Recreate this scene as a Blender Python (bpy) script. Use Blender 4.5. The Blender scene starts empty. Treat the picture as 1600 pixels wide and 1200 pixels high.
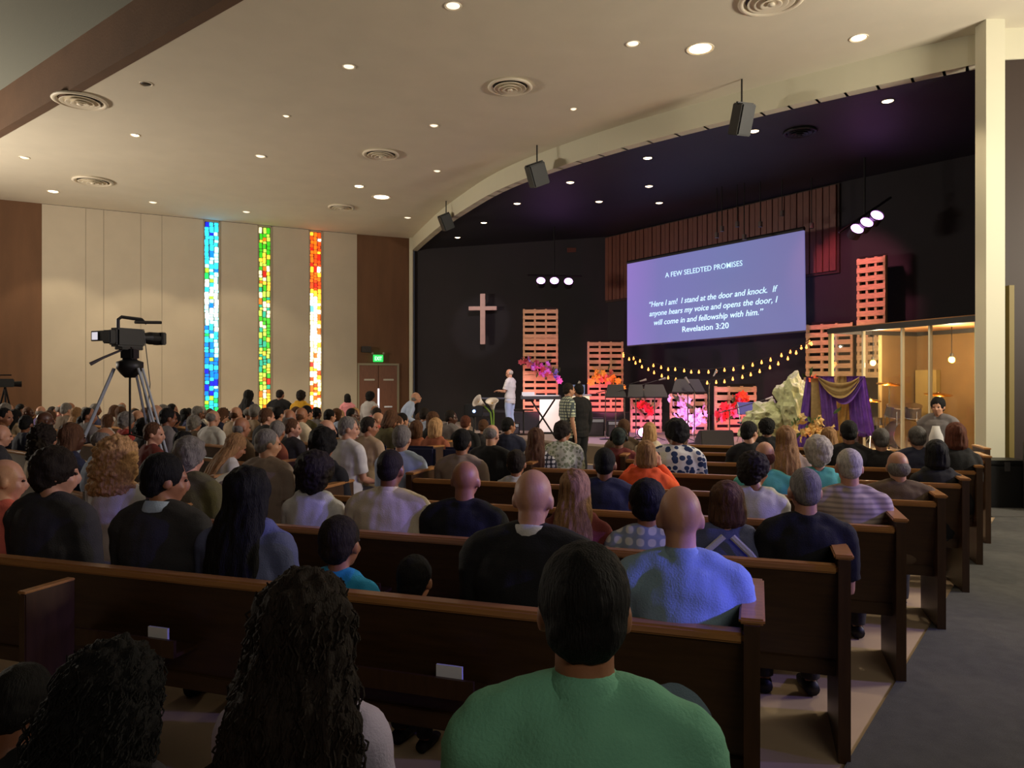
import bpy, bmesh, math, random
from mathutils import Vector, Matrix, noise
from mathutils.geometry import tessellate_polygon
random.seed(7)
V = Vector
SC = bpy.context.scene
COL = SC.collection
F = 1155.0          # focal length in pixels of the 1600x1200 frame
EYE = 1.65
def PX(px, py, Y):  # point seen at pixel (px,py) at depth Y
    return V(((px - 800) / F * Y, Y, EYE - (py - 597) / F * Y))
def lin(c):
    return tuple(((x / 255) / 12.92 if x / 255 <= .04045 else ((x / 255 + .055) / 1.055) ** 2.4) for x in c)
def fz(y): return -0.02 * max(0.0, y - 9.0)
STAGE = 0.30
# ------------------------------------------------------------------ camera
cam = bpy.data.cameras.new('camera'); cam.sensor_width = 36; cam.lens = F / 1600 * 36
cam.shift_y = -3 / 1600; cam.clip_end = 200
co = bpy.data.objects.new('camera', cam); COL.objects.link(co)
co.location = (0, 0, EYE); co.rotation_euler = (math.pi / 2, 0, 0); SC.camera = co
# ------------------------------------------------------------------ world, exposure
w = bpy.data.worlds.new('world'); SC.world = w; w.use_nodes = True
w.node_tree.nodes['Background'].inputs[0].default_value = (.02, .02, .025, 1)
w.node_tree.nodes['Background'].inputs[1].default_value = 1
vs = SC.view_settings; vs.view_transform = 'Standard'; vs.look = 'None'; vs.exposure = 0.0; vs.gamma = 1; vs.use_curve_mapping = False
# ------------------------------------------------------------------ lights
def light(kind, name, loc, energy, color, target=None, size=.1, angle=60, blend=.5, sy=None, spread=None):
    l = bpy.data.lights.new(name, kind); l.energy = energy; l.color = color
    if kind == 'SPOT': l.spot_size = math.radians(angle); l.spot_blend = blend; l.shadow_soft_size = size
    elif kind == 'AREA':
        l.size = size
        if sy: l.shape = 'RECTANGLE'; l.size_y = sy
        if spread: l.spread = math.radians(spread)
    else: l.shadow_soft_size = size
    o = bpy.data.objects.new(name, l); COL.objects.link(o); o.location = loc
    if target is not None: o.rotation_euler = (V(target) - V(loc)).to_track_quat('-Z', 'Y').to_euler()
    return o
WARM = (1, .80, .52); BLUE = (.16, .14, 1); PINK = (1, .25, .62); PURP = (.72, .38, 1)
# unseen area lights added by the side and rear walls to brighten the ceiling
light('AREA', 'ceiling_fill_right', (9.4, 5.5, 3.6), 480, (1, .90, .72), (1.0, 10.5, 6.6), 2.0, sy=1.0, spread=150)
light('AREA', 'ceiling_fill_rear', (2.5, -3.4, 4.4), 75, (1, .90, .74), (1.5, 7.5, 6.6), 4, sy=1, spread=150)
light('AREA', 'ceiling_fill_left', (-15.5, 13.0, 3.4), 600, (1, .88, .72), (-6, 15.5, 6.65), 2.5, sy=1, spread=150)
# recessed ceiling lamps
for (px, py, e, an) in ((1094, 76, 330, 105), (1342, 59, 160, 100), (561, 291, 230, 110), (596, 308, 170, 100), (83, 299, 160, 84), (239, 316, 160, 84), (385, 330, 120, 90)):
    Y = 5 * F / (597 - py); p = PX(px, py, Y)
    light('SPOT', 'lamp_light', (p.x, p.y - (.5 if py > 310 and px < 400 else 0), 6.58), e, WARM, (p.x, p.y, 0), .07, an, .25)
# rear downlights above the near pews, warm and weak
light('SPOT', 'near_lamp_light', (-1.5, 5.5, 6.5), 25, WARM, (-1.5, 5.5, 0), .07, 110, .6)
light('SPOT', 'near_lamp_light', (3.2, 5.2, 6.5), 130, WARM, (3.0, 5.2, 0), .04, 62, .5)
# blue wash from the right wall
light('SPOT', 'blue_wash', (8.6, -0.2, 4.1), 1300, BLUE, (1.0, 2.9, 1.0), .12, 15, .8)
light('SPOT', 'blue_wash', (8.6, -.6, 3.9), 4200, BLUE, (.95, 2.48, 1.0), .06, 3.6, .7)
light('SPOT', 'blue_wash', (8.8, 2.6, 4.3), 620, (.3, .25, 1), (1.0, 5.2, 1.0), .12, 40, .7)
light('SPOT', 'blue_wash', (9.2, 1.2, 4.3), 1300, (.22, .18, 1), (2.05, 4.5, 1.1), .12, 9, .8)
light('SPOT', 'blue_wash', (8.8, 1.0, 4.3), 1500, (.25, .2, 1), (-.55, 4.2, .95), .12, 7, .8)
# stage lights
light('SPOT', 'speaker_key', (3.5, 12.8, 6.0), 1900, (.95, .86, 1), (-.2, 20, 1.2), .1, 18, .5)
light('SPOT', 'stage_pink', (-.5, 17.5, 5.9), 260, (1, .62, .62), (1.6, 21, 1.6), .1, 50, .6)
light('SPOT', 'stage_pink', (3.0, 14.6, 5.9), 320, (1, .66, .55), (5.2, 19.0, 1.1), .1, 52, .6)
light('SPOT', 'cross_fill', (-.6, 18.0, 6.0), 420, (1, .84, .88), (-1.0, 24.6, 3.7), .08, 17, .5)  # added spot to brighten the cross, without a fixture of its own
light('SPOT', 'stage_wash', (4.2, 13.4, 6.0), 420, (1, .8, .66), (3.0, 17.2, .3), .1, 70, .7)
light('SPOT', 'stage_wash', (6.2, 11.5, 6.0), 380, (1, .85, .6), (6.6, 14.6, .8), .1, 52, .6)
light('SPOT', 'pallet_red', (5.2, 14.5, 5.8), 620, (1, .24, .34), (8.1, 17.2, 3.4), .1, 45, .6)
light('SPOT', 'pillar_wash', (4.6, 8.6, 5.6), 60, (1, .96, .74), (6.9, 10.6, 3.2), .1, 60, .8)

# ------------------------------------------------------------------ materials
MATS = {}
def mat(name, col, rough=.7, metal=0, bump=0, bscale=40, var=0, vscale=6, emit=0, ecol=None, stretch=(1, 1, 1), alpha=None, trans=0, spec=None):
    if name in MATS: return MATS[name]
    m = bpy.data.materials.new(name); m.use_nodes = True; MATS[name] = m
    nt = m.node_tree; N = nt.nodes; L = nt.links; b = N['Principled BSDF']
    c = lin(col) + (1,)
    b.inputs['Base Color'].default_value = c; b.inputs['Roughness'].default_value = rough; b.inputs['Metallic'].default_value = metal
    if spec is not None: b.inputs['Specular IOR Level'].default_value = spec
    if trans: b.inputs['Transmission Weight'].default_value = trans
    if emit: b.inputs['Emission Color'].default_value = lin(ecol or col) + (1,); b.inputs['Emission Strength'].default_value = emit
    if var or bump:
        tc = N.new('ShaderNodeTexCoord'); mp = N.new('ShaderNodeMapping'); mp.inputs['Scale'].default_value = stretch
        L.new(tc.outputs['Object'], mp.inputs[0])
    if var:
        n = N.new('ShaderNodeTexNoise'); n.inputs['Scale'].default_value = vscale; n.inputs['Detail'].default_value = 5
        L.new(mp.outputs[0], n.inputs['Vector'])
        r = N.new('ShaderNodeValToRGB'); r.color_ramp.elements[0].position = .3; r.color_ramp.elements[1].position = .7
        r.color_ramp.elements[0].color = tuple(x * (1 - var) for x in c[:3]) + (1,)
        r.color_ramp.elements[1].color = tuple(min(1, x * (1 + var)) for x in c[:3]) + (1,)
        L.new(n.outputs[0], r.inputs[0]); L.new(r.outputs[0], b.inputs['Base Color'])
    if bump:
        n = N.new('ShaderNodeTexNoise'); n.inputs['Scale'].default_value = bscale; n.inputs['Detail'].default_value = 4
        L.new(mp.outputs[0], n.inputs['Vector'])
        bp = N.new('ShaderNodeBump'); bp.inputs['Strength'].default_value = bump; bp.inputs['Distance'].default_value = .01
        L.new(n.outputs[0], bp.inputs['Height']); L.new(bp.outputs[0], b.inputs['Normal'])
    return m
def patterned(name, kind, c1, c2, scale, c3=None):
    if name in MATS: return MATS[name]
    m = mat(name, c1, .85); nt = m.node_tree; N = nt.nodes; L = nt.links; b = N['Principled BSDF']
    tc = N.new('ShaderNodeTexCoord'); mp = N.new('ShaderNodeMapping'); mp.inputs['Scale'].default_value = (scale,) * 3
    L.new(tc.outputs['Object'], mp.inputs[0])
    mx = N.new('ShaderNodeMix'); mx.data_type = 'RGBA'; mx.inputs[6].default_value = lin(c1) + (1,); mx.inputs[7].default_value = lin(c2) + (1,)
    if kind == 'floral':
        v = N.new('ShaderNodeTexVoronoi'); v.inputs['Scale'].default_value = 1; L.new(mp.outputs[0], v.inputs['Vector'])
        r = N.new('ShaderNodeValToRGB'); r.color_ramp.interpolation = 'CONSTANT'; r.color_ramp.elements[1].position = .48
        r.color_ramp.elements[0].color = (0, 0, 0, 1); L.new(v.outputs['Distance'], r.inputs[0]); L.new(r.outputs[0], mx.inputs[0])
    elif kind == 'stripe':
        wv = N.new('ShaderNodeTexWave'); wv.inputs['Scale'].default_value = 1; wv.bands_direction = 'Z'; L.new(mp.outputs[0], wv.inputs['Vector']); 
        r = N.new('ShaderNodeValToRGB'); r.color_ramp.elements[0].position = .55; r.color_ramp.elements[1].position = .65; L.new(wv.outputs[0], r.inputs[0]); L.new(r.outputs[0], mx.inputs[0])
    else:
        a = N.new('ShaderNodeTexWave'); a.bands_direction = 'X'; d = N.new('ShaderNodeTexWave'); d.bands_direction = 'Z'
        for q in (a, d): q.inputs['Scale'].default_value = 1; L.new(mp.outputs[0], q.inputs['Vector'])
        ad = N.new('ShaderNodeMath'); ad.operation = 'MULTIPLY'; L.new(a.outputs[0], ad.inputs[0]); L.new(d.outputs[0], ad.inputs[1])
        r = N.new('ShaderNodeValToRGB'); r.color_ramp.elements[0].position = .12; r.color_ramp.elements[1].position = .3; L.new(ad.outputs[0], r.inputs[0]); L.new(r.outputs[0], mx.inputs[0])
    L.new(mx.outputs[2], b.inputs['Base Color'])
    return m
def glassmat(name, tint=(.95, .97, .95), mixv=.08):
    m = bpy.data.materials.new(name); m.use_nodes = True; nt = m.node_tree; N = nt.nodes; L = nt.links
    out = N['Material Output']; N.remove(N['Principled BSDF'])
    t = N.new('ShaderNodeBsdfTransparent'); t.inputs[0].default_value = tint + (1,)
    g = N.new('ShaderNodeBsdfGlossy'); g.inputs['Roughness'].default_value = .04
    f = N.new('ShaderNodeLayerWeight'); f.inputs[0].default_value = .5
    pw_ = N.new('ShaderNodeMath'); pw_.operation = 'POWER'; pw_.inputs[1].default_value = 4; L.new(f.outputs['Facing'], pw_.inputs[0])
    ma = N.new('ShaderNodeMath'); ma.operation = 'MULTIPLY_ADD'; ma.inputs[1].default_value = .5; ma.inputs[2].default_value = .035; L.new(pw_.outputs[0], ma.inputs[0])
    mx = N.new('ShaderNodeMixShader'); L.new(ma.outputs[0], mx.inputs[0]); L.new(t.outputs[0], mx.inputs[1]); L.new(g.outputs[0], mx.inputs[2]); L.new(mx.outputs[0], out.inputs[0])
    return m
GLASS = glassmat('clear_acrylic')
M_CEIL = mat('ceiling_plaster', (212, 204, 186), .9, bump=.15, bscale=60, var=.03, vscale=1.5)
M_CEILN = mat('ceiling_rear', (128, 130, 120), .9, bump=.2, bscale=60)
M_WHITE = mat('wall_fabric_cream', (200, 189, 170), .9, bump=.2, bscale=200, var=.03, vscale=2)
M_BROWN = mat('wall_brown_panel', (108, 76, 52), .8, bump=.2, bscale=80, var=.12, vscale=3, stretch=(1, 1, .2))
M_BROWND = mat('beam_brown', (92, 66, 46), .8, bump=.3, bscale=30, var=.1, vscale=2)
M_BLACK = mat('stage_black', (38, 35, 40), .85, bump=.2, bscale=50, var=.1, vscale=1)
M_BLACKC = mat('stage_ceiling_black', (30, 30, 40), .6, bump=.2, bscale=30, var=.2, vscale=.8)
M_FLOOR = mat('floor_vinyl', (205, 180, 150), .6, var=.06, vscale=3)
M_CARPET = mat('carpet_grey', (84, 84, 84), .95, bump=.5, bscale=300, var=.12, vscale=12)
M_STAGEF = mat('stage_floor', (178, 160, 150), .6, var=.06, vscale=2)
M_WOOD = mat('pew_wood', (66, 45, 24), .38, bump=.06, bscale=30, var=.22, vscale=5, stretch=(1, 8, 8))
M_WOODLIT = mat('pew_lit_top_wood', (170, 120, 70), .3, bump=.04, bscale=30, var=.14, vscale=6, stretch=(1, 8, 8))  # lighter copy of the pew wood, paints the light on its top edges
M_WOODE = mat('pew_end_wood', (66, 44, 26), .4, bump=.06, bscale=30, var=.2, vscale=5, stretch=(8, 8, 1))
M_PALLET = mat('pallet_wood', (204, 164, 126), .75, bump=.2, bscale=40, var=.2, vscale=7, stretch=(1, 6, 6))
M_PLANK = mat('panel_red_wood', (104, 56, 42), .5, bump=.1, bscale=30, var=.2, vscale=4, stretch=(8, 8, 1))
M_METAL = mat('black_metal', (22, 22, 24), .45, .3)
M_BLK = mat('black_plastic', (18, 18, 20), .5)
M_CHROME = mat('chrome', (200, 200, 205), .2, 1)
M_SILVER = mat('tripod_alu', (176, 184, 196), .4, .25)
M_CREAMT = mat('cream_trim', (202, 198, 176), .7, bump=.05, bscale=40)
M_LEAF = mat('leaf_green', (70, 96, 52), .7, var=.3, vscale=20)
M_NAVY = mat('navy_upholstery', (26, 30, 58), .9, bump=.3, bscale=200)
M_PAPER = mat('paper_white', (225, 225, 228), .8)

# ------------------------------------------------------------------ mesh helpers
def link(name, me, parent=None, loc=None, m=None):
    o = bpy.data.objects.new(name, me); COL.objects.link(o)
    if m is not None:
        if me.materials and me.materials[0] is m: pass
        elif not me.materials: me.materials.append(m)
        else: o.material_slots[0].link = 'OBJECT'; o.material_slots[0].material = m
    if parent: o.parent = parent
    if loc is not None: o.location = loc
    return o
def mesh(bm, name, m=None, smooth=False):
    bmesh.ops.recalc_face_normals(bm, faces=bm.faces)
    me = bpy.data.meshes.new(name); bm.to_mesh(me); bm.free()
    if m: me.materials.append(m)
    if smooth:
        for p in me.polygons: p.use_smooth = True
    return me
def obj(name, bm, m, parent=None, loc=None, smooth=False):
    return link(name, mesh(bm, name, m, smooth), parent, loc)
def tag(o, label=None, cat=None, group=None, kind=None):
    if label: o['label'] = label
    if cat: o['category'] = cat
    if group: o['group'] = group
    if kind: o['kind'] = kind
    return o
def empty(name, loc, rz=0, label=None, cat=None, group=None, kind=None):
    o = bpy.data.objects.new(name, None); COL.objects.link(o); o.location = loc; o.rotation_euler = (0, 0, rz); o.empty_display_size = .1
    return tag(o, label, cat, group, kind)
def box(bm, lo, hi, mx=None):
    vs_ = [bm.verts.new((x, y, z)) for z in (lo[2], hi[2]) for y in (lo[1], hi[1]) for x in (lo[0], hi[0])]
    for f in ((0, 2, 3, 1), (4, 5, 7, 6), (0, 1, 5, 4), (2, 6, 7, 3), (0, 4, 6, 2), (1, 3, 7, 5)): bm.faces.new([vs_[i] for i in f])
    if mx is not None:
        for v in vs_: v.co = mx @ v.co
    return bm
def BX(lo, hi, bev=0, mx=None):
    bm = bmesh.new(); box(bm, lo, hi, mx)
    if bev: bmesh.ops.bevel(bm, geom=bm.edges[:], offset=bev, segments=2, affect='EDGES')
    return bm
def tube(bm, pts, rads, seg=12, cap=True):
    pts = [V(p) for p in pts]; rings = []
    n = len(pts)
    if not isinstance(rads, (list, tuple)): rads = [rads] * n
    for i, p in enumerate(pts):
        t = (pts[min(i + 1, n - 1)] - pts[max(i - 1, 0)]).normalized()
        s = V((1, 0, 0)) if abs(t.x) < .85 else V((0, 1, 0))
        s = (s - t * s.dot(t)).normalized(); u = t.cross(s)
        r = rads[i]; rx, ry = r if isinstance(r, (list, tuple)) else (r, r)
        rings.append([bm.verts.new(p + s * (rx * math.cos(a)) + u * (ry * math.sin(a))) for a in [2 * math.pi * k / seg for k in range(seg)]])
    for a, b in zip(rings, rings[1:]):
        for k in range(seg): bm.faces.new((a[k], a[(k + 1) % seg], b[(k + 1) % seg], b[k]))
    if cap: bm.faces.new(rings[0][::-1]); bm.faces.new(rings[-1])
    return bm
def TB(pts, rads, seg=10): return tube(bmesh.new(), pts, rads, seg)
def ell(bm, c, r, sub=2, mx=None):
    M = Matrix.Translation(c) @ Matrix.Diagonal((r[0], r[1], r[2], 1))
    if mx is not None: M = mx @ M
    bmesh.ops.create_icosphere(bm, subdivisions=sub, radius=1, matrix=M); return bm
def lathe(bm, prof, seg=20, c=(0, 0, 0), mx=None):
    rings = [[bm.verts.new(V(c) + V((r * math.cos(2 * math.pi * k / seg), r * math.sin(2 * math.pi * k / seg), z))) for k in range(seg)] for r, z in prof]
    for a, b in zip(rings, rings[1:]):
        for k in range(seg): bm.faces.new((a[k], a[(k + 1) % seg], b[(k + 1) % seg], b[k]))
    if prof[0][0] > 1e-4: bm.faces.new(rings[0][::-1])
    if prof[-1][0] > 1e-4: bm.faces.new(rings[-1])
    if mx is not None:
        for rg in rings:
            for v in rg: v.co = mx @ v.co
    return bm
def prism(bm, poly, z0, z1):
    a = [bm.verts.new((p[0], p[1], z0 if not callable(z0) else z0(p[1]))) for p in poly]
    b = [bm.verts.new((p[0], p[1], z1 if not callable(z1) else z1(p[1]))) for p in poly]
    n = len(poly)
    for tr in tessellate_polygon([[V((p[0], p[1], 0)) for p in poly]]):
        bm.faces.new([a[i] for i in tr]); bm.faces.new([b[i] for i in tr][::-1])
    for i in range(n): bm.faces.new((a[i], a[(i + 1) % n], b[(i + 1) % n], b[i]))
    return bm
def struct(name, bm, m, parent=None, label=None):
    o = obj(name, bm, m, parent)
    if not parent: o['kind'] = 'structure'
    if label: o['label'] = label
    return o
def wall_frame(a, b):   # matrix: x along the wall a->b, y out of the wall towards the camera side
    a = V((a[0], a[1], 0)); b = V((b[0], b[1], 0)); ex = (b - a).normalized(); ey = V((ex.y, -ex.x, 0))
    M = Matrix(((ex.x, ey.x, 0, a.x), (ex.y, ey.y, 0, a.y), (0, 0, 1, 0), (0, 0, 0, 1))); return M, (b - a).length

# ------------------------------------------------------------------ room shell
CEIL = 6.65; SCEIL = 6.27
W0 = (-13.17, 20.7); W1 = (-5.24, 25.0); W2 = (-3.50, 25.75); W3 = (-3.40, 25.8); B1 = (3.05, 23.5); B2 = (7.75, 16.9); B3 = (11.5, 12.6)
Cc = [(6.62, 10.75), (5.3, 11.72), (3.89, 12.9), (2.2, 14.45), (.69, 16.2), (-.3, 17.7), (-1.1, 19.4), (-2.0, 21.6), (-2.9, 24.2), (-3.38, 25.7)]
def smooth_curve(P, n=4):
    out = []
    for i in range(len(P) - 1):
        p0, p1, p2, p3 = [V((*P[max(0, min(len(P) - 1, j))], 0)) for j in (i - 1, i, i + 1, i + 2)]
        for k in range(n):
            t = k / n
            q = .5 * ((2 * p1) + (p2 - p0) * t + (2 * p0 - 5 * p1 + 4 * p2 - p3) * t * t + (3 * p1 - p0 - 3 * p2 + p3) * t ** 3)
            out.append((q.x, q.y))
    out.append(P[-1]); return out
CV = smooth_curve(Cc)
# floor (flat near, sloping gently to the stage)
bm = bmesh.new()
ys = [-4, 9, 28]; xs = [-19, 12]
g = [[bm.verts.new((x, y, fz(y))) for x in xs] for y in ys]
for i in range(2): bm.faces.new((g[i][0], g[i][1], g[i + 1][1], g[i + 1][0]))
struct('floor', bm, M_FLOOR)
# grey aisle carpet, right of the pew ends
pA = (-.6, .5); pB = (5.95, 9.1)
bm = bmesh.new(); prism(bm, [(-1.6, -.8), (-1.6, -3.95), (9.95, -3.95), (9.95, 8.95), (5.85, 8.95)], 0.002, .014)
o = struct('floor_carpet', bm, M_CARPET)
bm = bmesh.new(); prism(bm, [(5.85, 9.0), (9.95, 9.0), (9.9, 9.9), (6.9, 10.3), (4.6, 13.5), (1.9, 15.6), (-.2, 17.7), (-3.3, 24.4), (-5.0, 24.9), (-7, 23.7), (-1.0, 14.2), (.2, 11.2), (5.4, 10.2)], lambda y: fz(y) + .004, lambda y: fz(y) + .016)
struct('floor_carpet', bm, M_CARPET)
# main ceiling and higher rear ceiling
E1 = (4.2, 3.55); E0 = (-19, 21.75)
bm = bmesh.new(); prism(bm, [E1, (12, 3.55), (12, 10.3), (6.7, 10.6)] + CV + [W2, W1, W0, (-19, 17.6 + .0), (-19, 21.7)][:3] + [(-16, 19.2), (-16, 19.4)], CEIL, CEIL + .1)
struct('ceiling', bm, M_CEIL)
bm = bmesh.new(); prism(bm, [(12, -4.1), (12, 3.55), E1, (-16, 19.4), (-19, 17.6), (-19, -4.1)], 7.43, 7.5)
struct('ceiling_rear', bm, M_CEILN)
bm = bmesh.new()
M, L_ = wall_frame((-19, 21.75), E1); box(bm, (0, -.05, CEIL - .01), (L_, .12, 7.43), M)
M, L_ = wall_frame(E1, (12, 3.55)); box(bm, (0, -.05, CEIL - .01), (L_, .12, 7.43), M)
struct('ceiling_beam', bm, M_BROWND)
# proscenium fascia
bm = bmesh.new()
FR = [(10, 10.25), (6.95, 10.55)] + CV
for off, in ((0,),):
    for a, b in zip(FR, FR[1:]):
        M, L_ = wall_frame(a, b); box(bm, (-.02, -.1, 6.21), (L_ + .02, .1, CEIL), M)
struct('trim_1', bm, M_CREAMT)
# stage ceiling
bm = bmesh.new(); prism(bm, [(11.5, 10.4), (6.9, 10.7)] + CV + [(-3.4, 25.9), (3.2, 25.9), (12, 16.9)], SCEIL, SCEIL + .08)
struct('stage_ceiling', bm, M_BLACKC)
# walls
def wall(name, a, b, m, z0=-.5, z1=CEIL + .05, th=.15):
    M, L_ = wall_frame(a, b); bm = bmesh.new(); box(bm, (0, -th, z0), (L_, 0, z1), M); return struct(name, bm, m)
wl = empty('wall_left', (0, 0, 0), kind='structure')
M, L_ = wall_frame(W0, W1)
LW = L_
def wall_s(px):   # distance along the white wall of a pixel column
    a = V(W0); b = V(W1); d = (b - a).normalized(); k = (px - 800) / F
    return (k * a.y - a.x) / (d.x - k * d.y)
seams = [0, wall_s(162), wall_s(253), wall_s(316), wall_s(402), wall_s(482), LW]
bm = bmesh.new(); box(bm, (-.02, -.2, -.5), (LW, -.04, CEIL), M); obj('backing', bm, mat('seam_dark', (120, 108, 92), .9), wl)
WIN = [(318, 343, 'blue'), (403, 424, 'green'), (483, 503, 'red')]
edges = [0, wall_s(134), wall_s(162), wall_s(220), wall_s(253)]
wins = [(wall_s(a), wall_s(b)) for a, b, _ in WIN]
for a, b in wins: edges += [a, b]
edges.append(LW)
i = 0
while i < len(edges) - 1:
    a, b = edges[i], edges[i + 1]
    if not any(abs(a - q[0]) < 1e-6 for q in wins):
        bm = bmesh.new(); box(bm, (a + .004, -.05, -.5), (b - .004, 0, CEIL - .01), M); obj('wall_panel', bm, M_WHITE, wl)
    i += 1
wall('wall_far_left', (-17.6, 18.3), W0, M_BROWN)
wall('wall_brown', W1, W2, M_BROWN)
bm = bmesh.new(); box(bm, (-3.56, 25.6, -.4), (-3.44, 25.85, CEIL)); struct('trim_2', bm, M_CREAMT)
wall('wall_stage_left', W3, B1, M_BLACK)
wall('wall_stage_back', B1, B2, M_BLACK)
wall('wall_stage_right', B2, B3, M_BLACK)
wall('wall_stage_side', B3, (10.5, 10.0), M_BLACK)
wall('wall_right_brown', (6.84, 10.5), (10.05, 10.0), mat('wall_dark_wood', (46, 32, 26), .6, var=.1, vscale=3, stretch=(1, 1, .2)))
bm = bmesh.new(); box(bm, (6.93, 10.30, 0), (7.0, 10.40, 3.0)); struct('trim_3', bm, mat('door_trim_olive', (120, 104, 50), .6))
wall('wall_right', (10.0, 10.1), (10.0, -4), M_BROWN, z1=7.5)
wall('wall_rear', (10.1, -4), (-18.5, -4), M_BROWN, z1=7.5)
wall('wall_left_near', (-17.6, -4), (-17.6, 18.4), M_BROWN, z1=7.5)
bm = bmesh.new(); box(bm, (6.53, 10.18, fz(10.3)), (6.79, 10.42, CEIL + .02)); struct('pillar', bm, M_CREAMT)

# ------------------------------------------------------------------ stained glass windows: panes as separate pieces
def emat(name, c, s): return mat(name, c, .3, emit=s, ecol=c)
PAL = {
 'blue': [emat('g_deepblue', (20, 30, 235), 1.6), emat('g_blue', (0, 120, 255), 1.7), emat('g_cyan', (40, 205, 255), 2.2), emat('g_palecyan', (150, 245, 255), 3.0), emat('g_white', (225, 255, 255), 4), emat('g_green', (30, 225, 110), 1.2), emat('g_lime', (180, 225, 60), 1.2)],
 'green': [emat('g_green2', (60, 205, 30), .9), emat('g_lime2', (190, 225, 80), 1.2), emat('g_yellow', (255, 215, 60), 1.3), emat('g_orange', (250, 130, 20), .9), emat('g_teal', (20, 190, 150), .9), emat('g_pale', (240, 235, 190), 1.4), emat('g_red', (220, 25, 15), .8)],
 'red': [emat('g_red2', (250, 30, 10), 1.0), emat('g_orange2', (255, 110, 10), 1.4), emat('g_amber', (255, 185, 40), 2.4), emat('g_paleyellow', (255, 235, 150), 3.6), emat('g_hot', (255, 250, 225), 5), emat('g_orange3', (255, 80, 10), 1.1), emat('g_cyan2', (110, 220, 230), 1.4)],
}
def pick(kind, v):   # v: 0 at the top .. 1 at the bottom
    R = random.random
    P = PAL[kind]
    if kind == 'blue':
        if v < .12: w_ = (3, 3, 5, 1, 0, .3, 1)
        elif v < .3: w_ = (.4, 2, 6, 5, 1, .4, 1)
        elif v < .5: w_ = (0, .5, 2, 4, 9, 0, .3)
        elif v < .7: w_ = (.3, 3, 6, 4, 1, .5, .6)
        elif v < .88: w_ = (3, 4, 6, 1, 0, .8, 2)
        else: w_ = (1, 2, 5, 1, 0, 5, .6)
    elif kind == 'green':
        if v < .25: w_ = (4, 3, 3, 2, 1, 2, .2)
        elif v < .45: w_ = (3, 3, 1.6, 1.6, 4, 2, .2)
        elif v < .78: w_ = (4, 4, 2, .6, 4, 3, .3)
        else: w_ = (2, 1, 3, 5, .5, 1, 1.6)
    else:
        if v < .1: w_ = (4, 4, 1, .6, .4, 2, 0)
        elif v < .27: w_ = (5, 3, .6, .5, .5, 3, 0)
        elif v < .36: w_ = (2, 2, 2, 2, 2, 2, .2)
        elif v < .75: w_ = (.2, .8, 2, 3, 7, .2, .5)
        else: w_ = (.7, 2, 4, 3, 3, 1, 0)
    return random.choices(P, w_)[0]
bmu = BX((-.5, -.5, -.5), (.5, .5, .5), .08); UNIT = mesh(bmu, 'pane_unit'); UNIT.materials.append(PAL['blue'][0])
for wi, ((a, b), (_, _, kind)) in enumerate(zip(wins, WIN)):
    root = empty('window_%d' % (wi + 1), M @ V((a, 0, 0)), kind='structure'); root.matrix_world = M @ Matrix.Translation((a, 0, 0))
    W_ = b - a; z0 = .55; z1 = CEIL - .06
    bm = bmesh.new(); box(bm, (0, -.12, -.4), (W_, -.08, CEIL)); obj('backing', bm, M_BLK, root)
    bm = bmesh.new()
    box(bm, (-.01, -.1, z0 - .05), (.025, .02, z1 + .05)); box(bm, (W_ - .025, -.1, z0 - .05), (W_ + .01, .02, z1 + .05)); box(bm, (-.01, -.1, z1), (W_ + .01, .02, z1 + .05)); box(bm, (-.01, -.1, -.4), (W_ + .01, .03, z0))
    obj('window_frame', bm, mat('frame_cream', (170, 158, 136), .8), root)
    nc = 3; cw = (W_ - .06) / nc
    for c in range(nc):
        z = z1 - .01
        while z > z0 + .04:
            h = random.choice((.09, .12, .15, .2)); h = min(h, z - z0)
            jx = random.uniform(-.012, .012)
            o = link('glass_pane', UNIT, root, (.03 + cw * (c + .5) + jx, -.015 + random.uniform(-.006, .006), z - h / 2), pick(kind, (z1 - z) / (z1 - z0)))
            o.scale = (cw - .022 - abs(jx), .03, h - .02); o.rotation_euler = (0, random.uniform(-.06, .06), 0)
            z -= h

# ------------------------------------------------------------------ double door, exit sign
Md, Ld = wall_frame(W1, W2)
def ws2(px, A, B):
    a = V(A); b = V(B); d = (b - a).normalized(); k = (px - 800) / F; return (k * a.y - a.x) / (d.x - k * d.y)
d0, d1 = ws2(561, W1, W2), ws2(620, W1, W2)
dr = empty('door_1', (0, 0, 0), kind='structure'); dr.matrix_world = Md @ Matrix.Translation((d0, 0, 0))
DW = d1 - d0; DT = 2.22; DB = fz(25)
bm = bmesh.new(); box(bm, (-.05, 0, DB), (0, .05, DT)); box(bm, (DW, 0, DB), (DW + .07, .05, DT)); box(bm, (-.05, 0, DT), (DW + .07, .05, DT + .07)); obj('door_frame', bm, mat('door_frame_grey', (150, 142, 118), .6), dr)
M_DOOR = mat('door_wood', (122, 76, 52), .5, bump=.05, var=.12, vscale=4, stretch=(6, 6, 1))
for s in (0, 1):
    x0 = s * DW / 2 + (.008 if s else 0); leaf = obj('door_leaf', BX((x0, 0, DB + .02), (x0 + DW / 2 - .01, .04, DT - .01), .004), M_DOOR, dr)
    obj('push_bar', BX((x0 + .18, .04, DB + 1.1), (x0 + DW / 2 - .18, .08, DB + 1.15), .006), M_CHROME, leaf)
    obj('door_closer', BX((x0 + .16, .04, DT - .52), (x0 + .52, .07, DT - .46), .006), mat('closer_grey', (190, 186, 170), .4), leaf)
obj('door_gap_light', BX((DW / 2 - .025, .041, DB + .3), (DW / 2 + .03, .046, DB + 1.75)), mat('daylight_gap', (235, 235, 255), .5, emit=1.3), dr)
def on_brown(px, py, out=.05):
    s = ws2(px, W1, W2); p = Md @ V((s, out, 0)); return V((p.x, p.y, EYE - (py - 597) / F * p.y))
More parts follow.
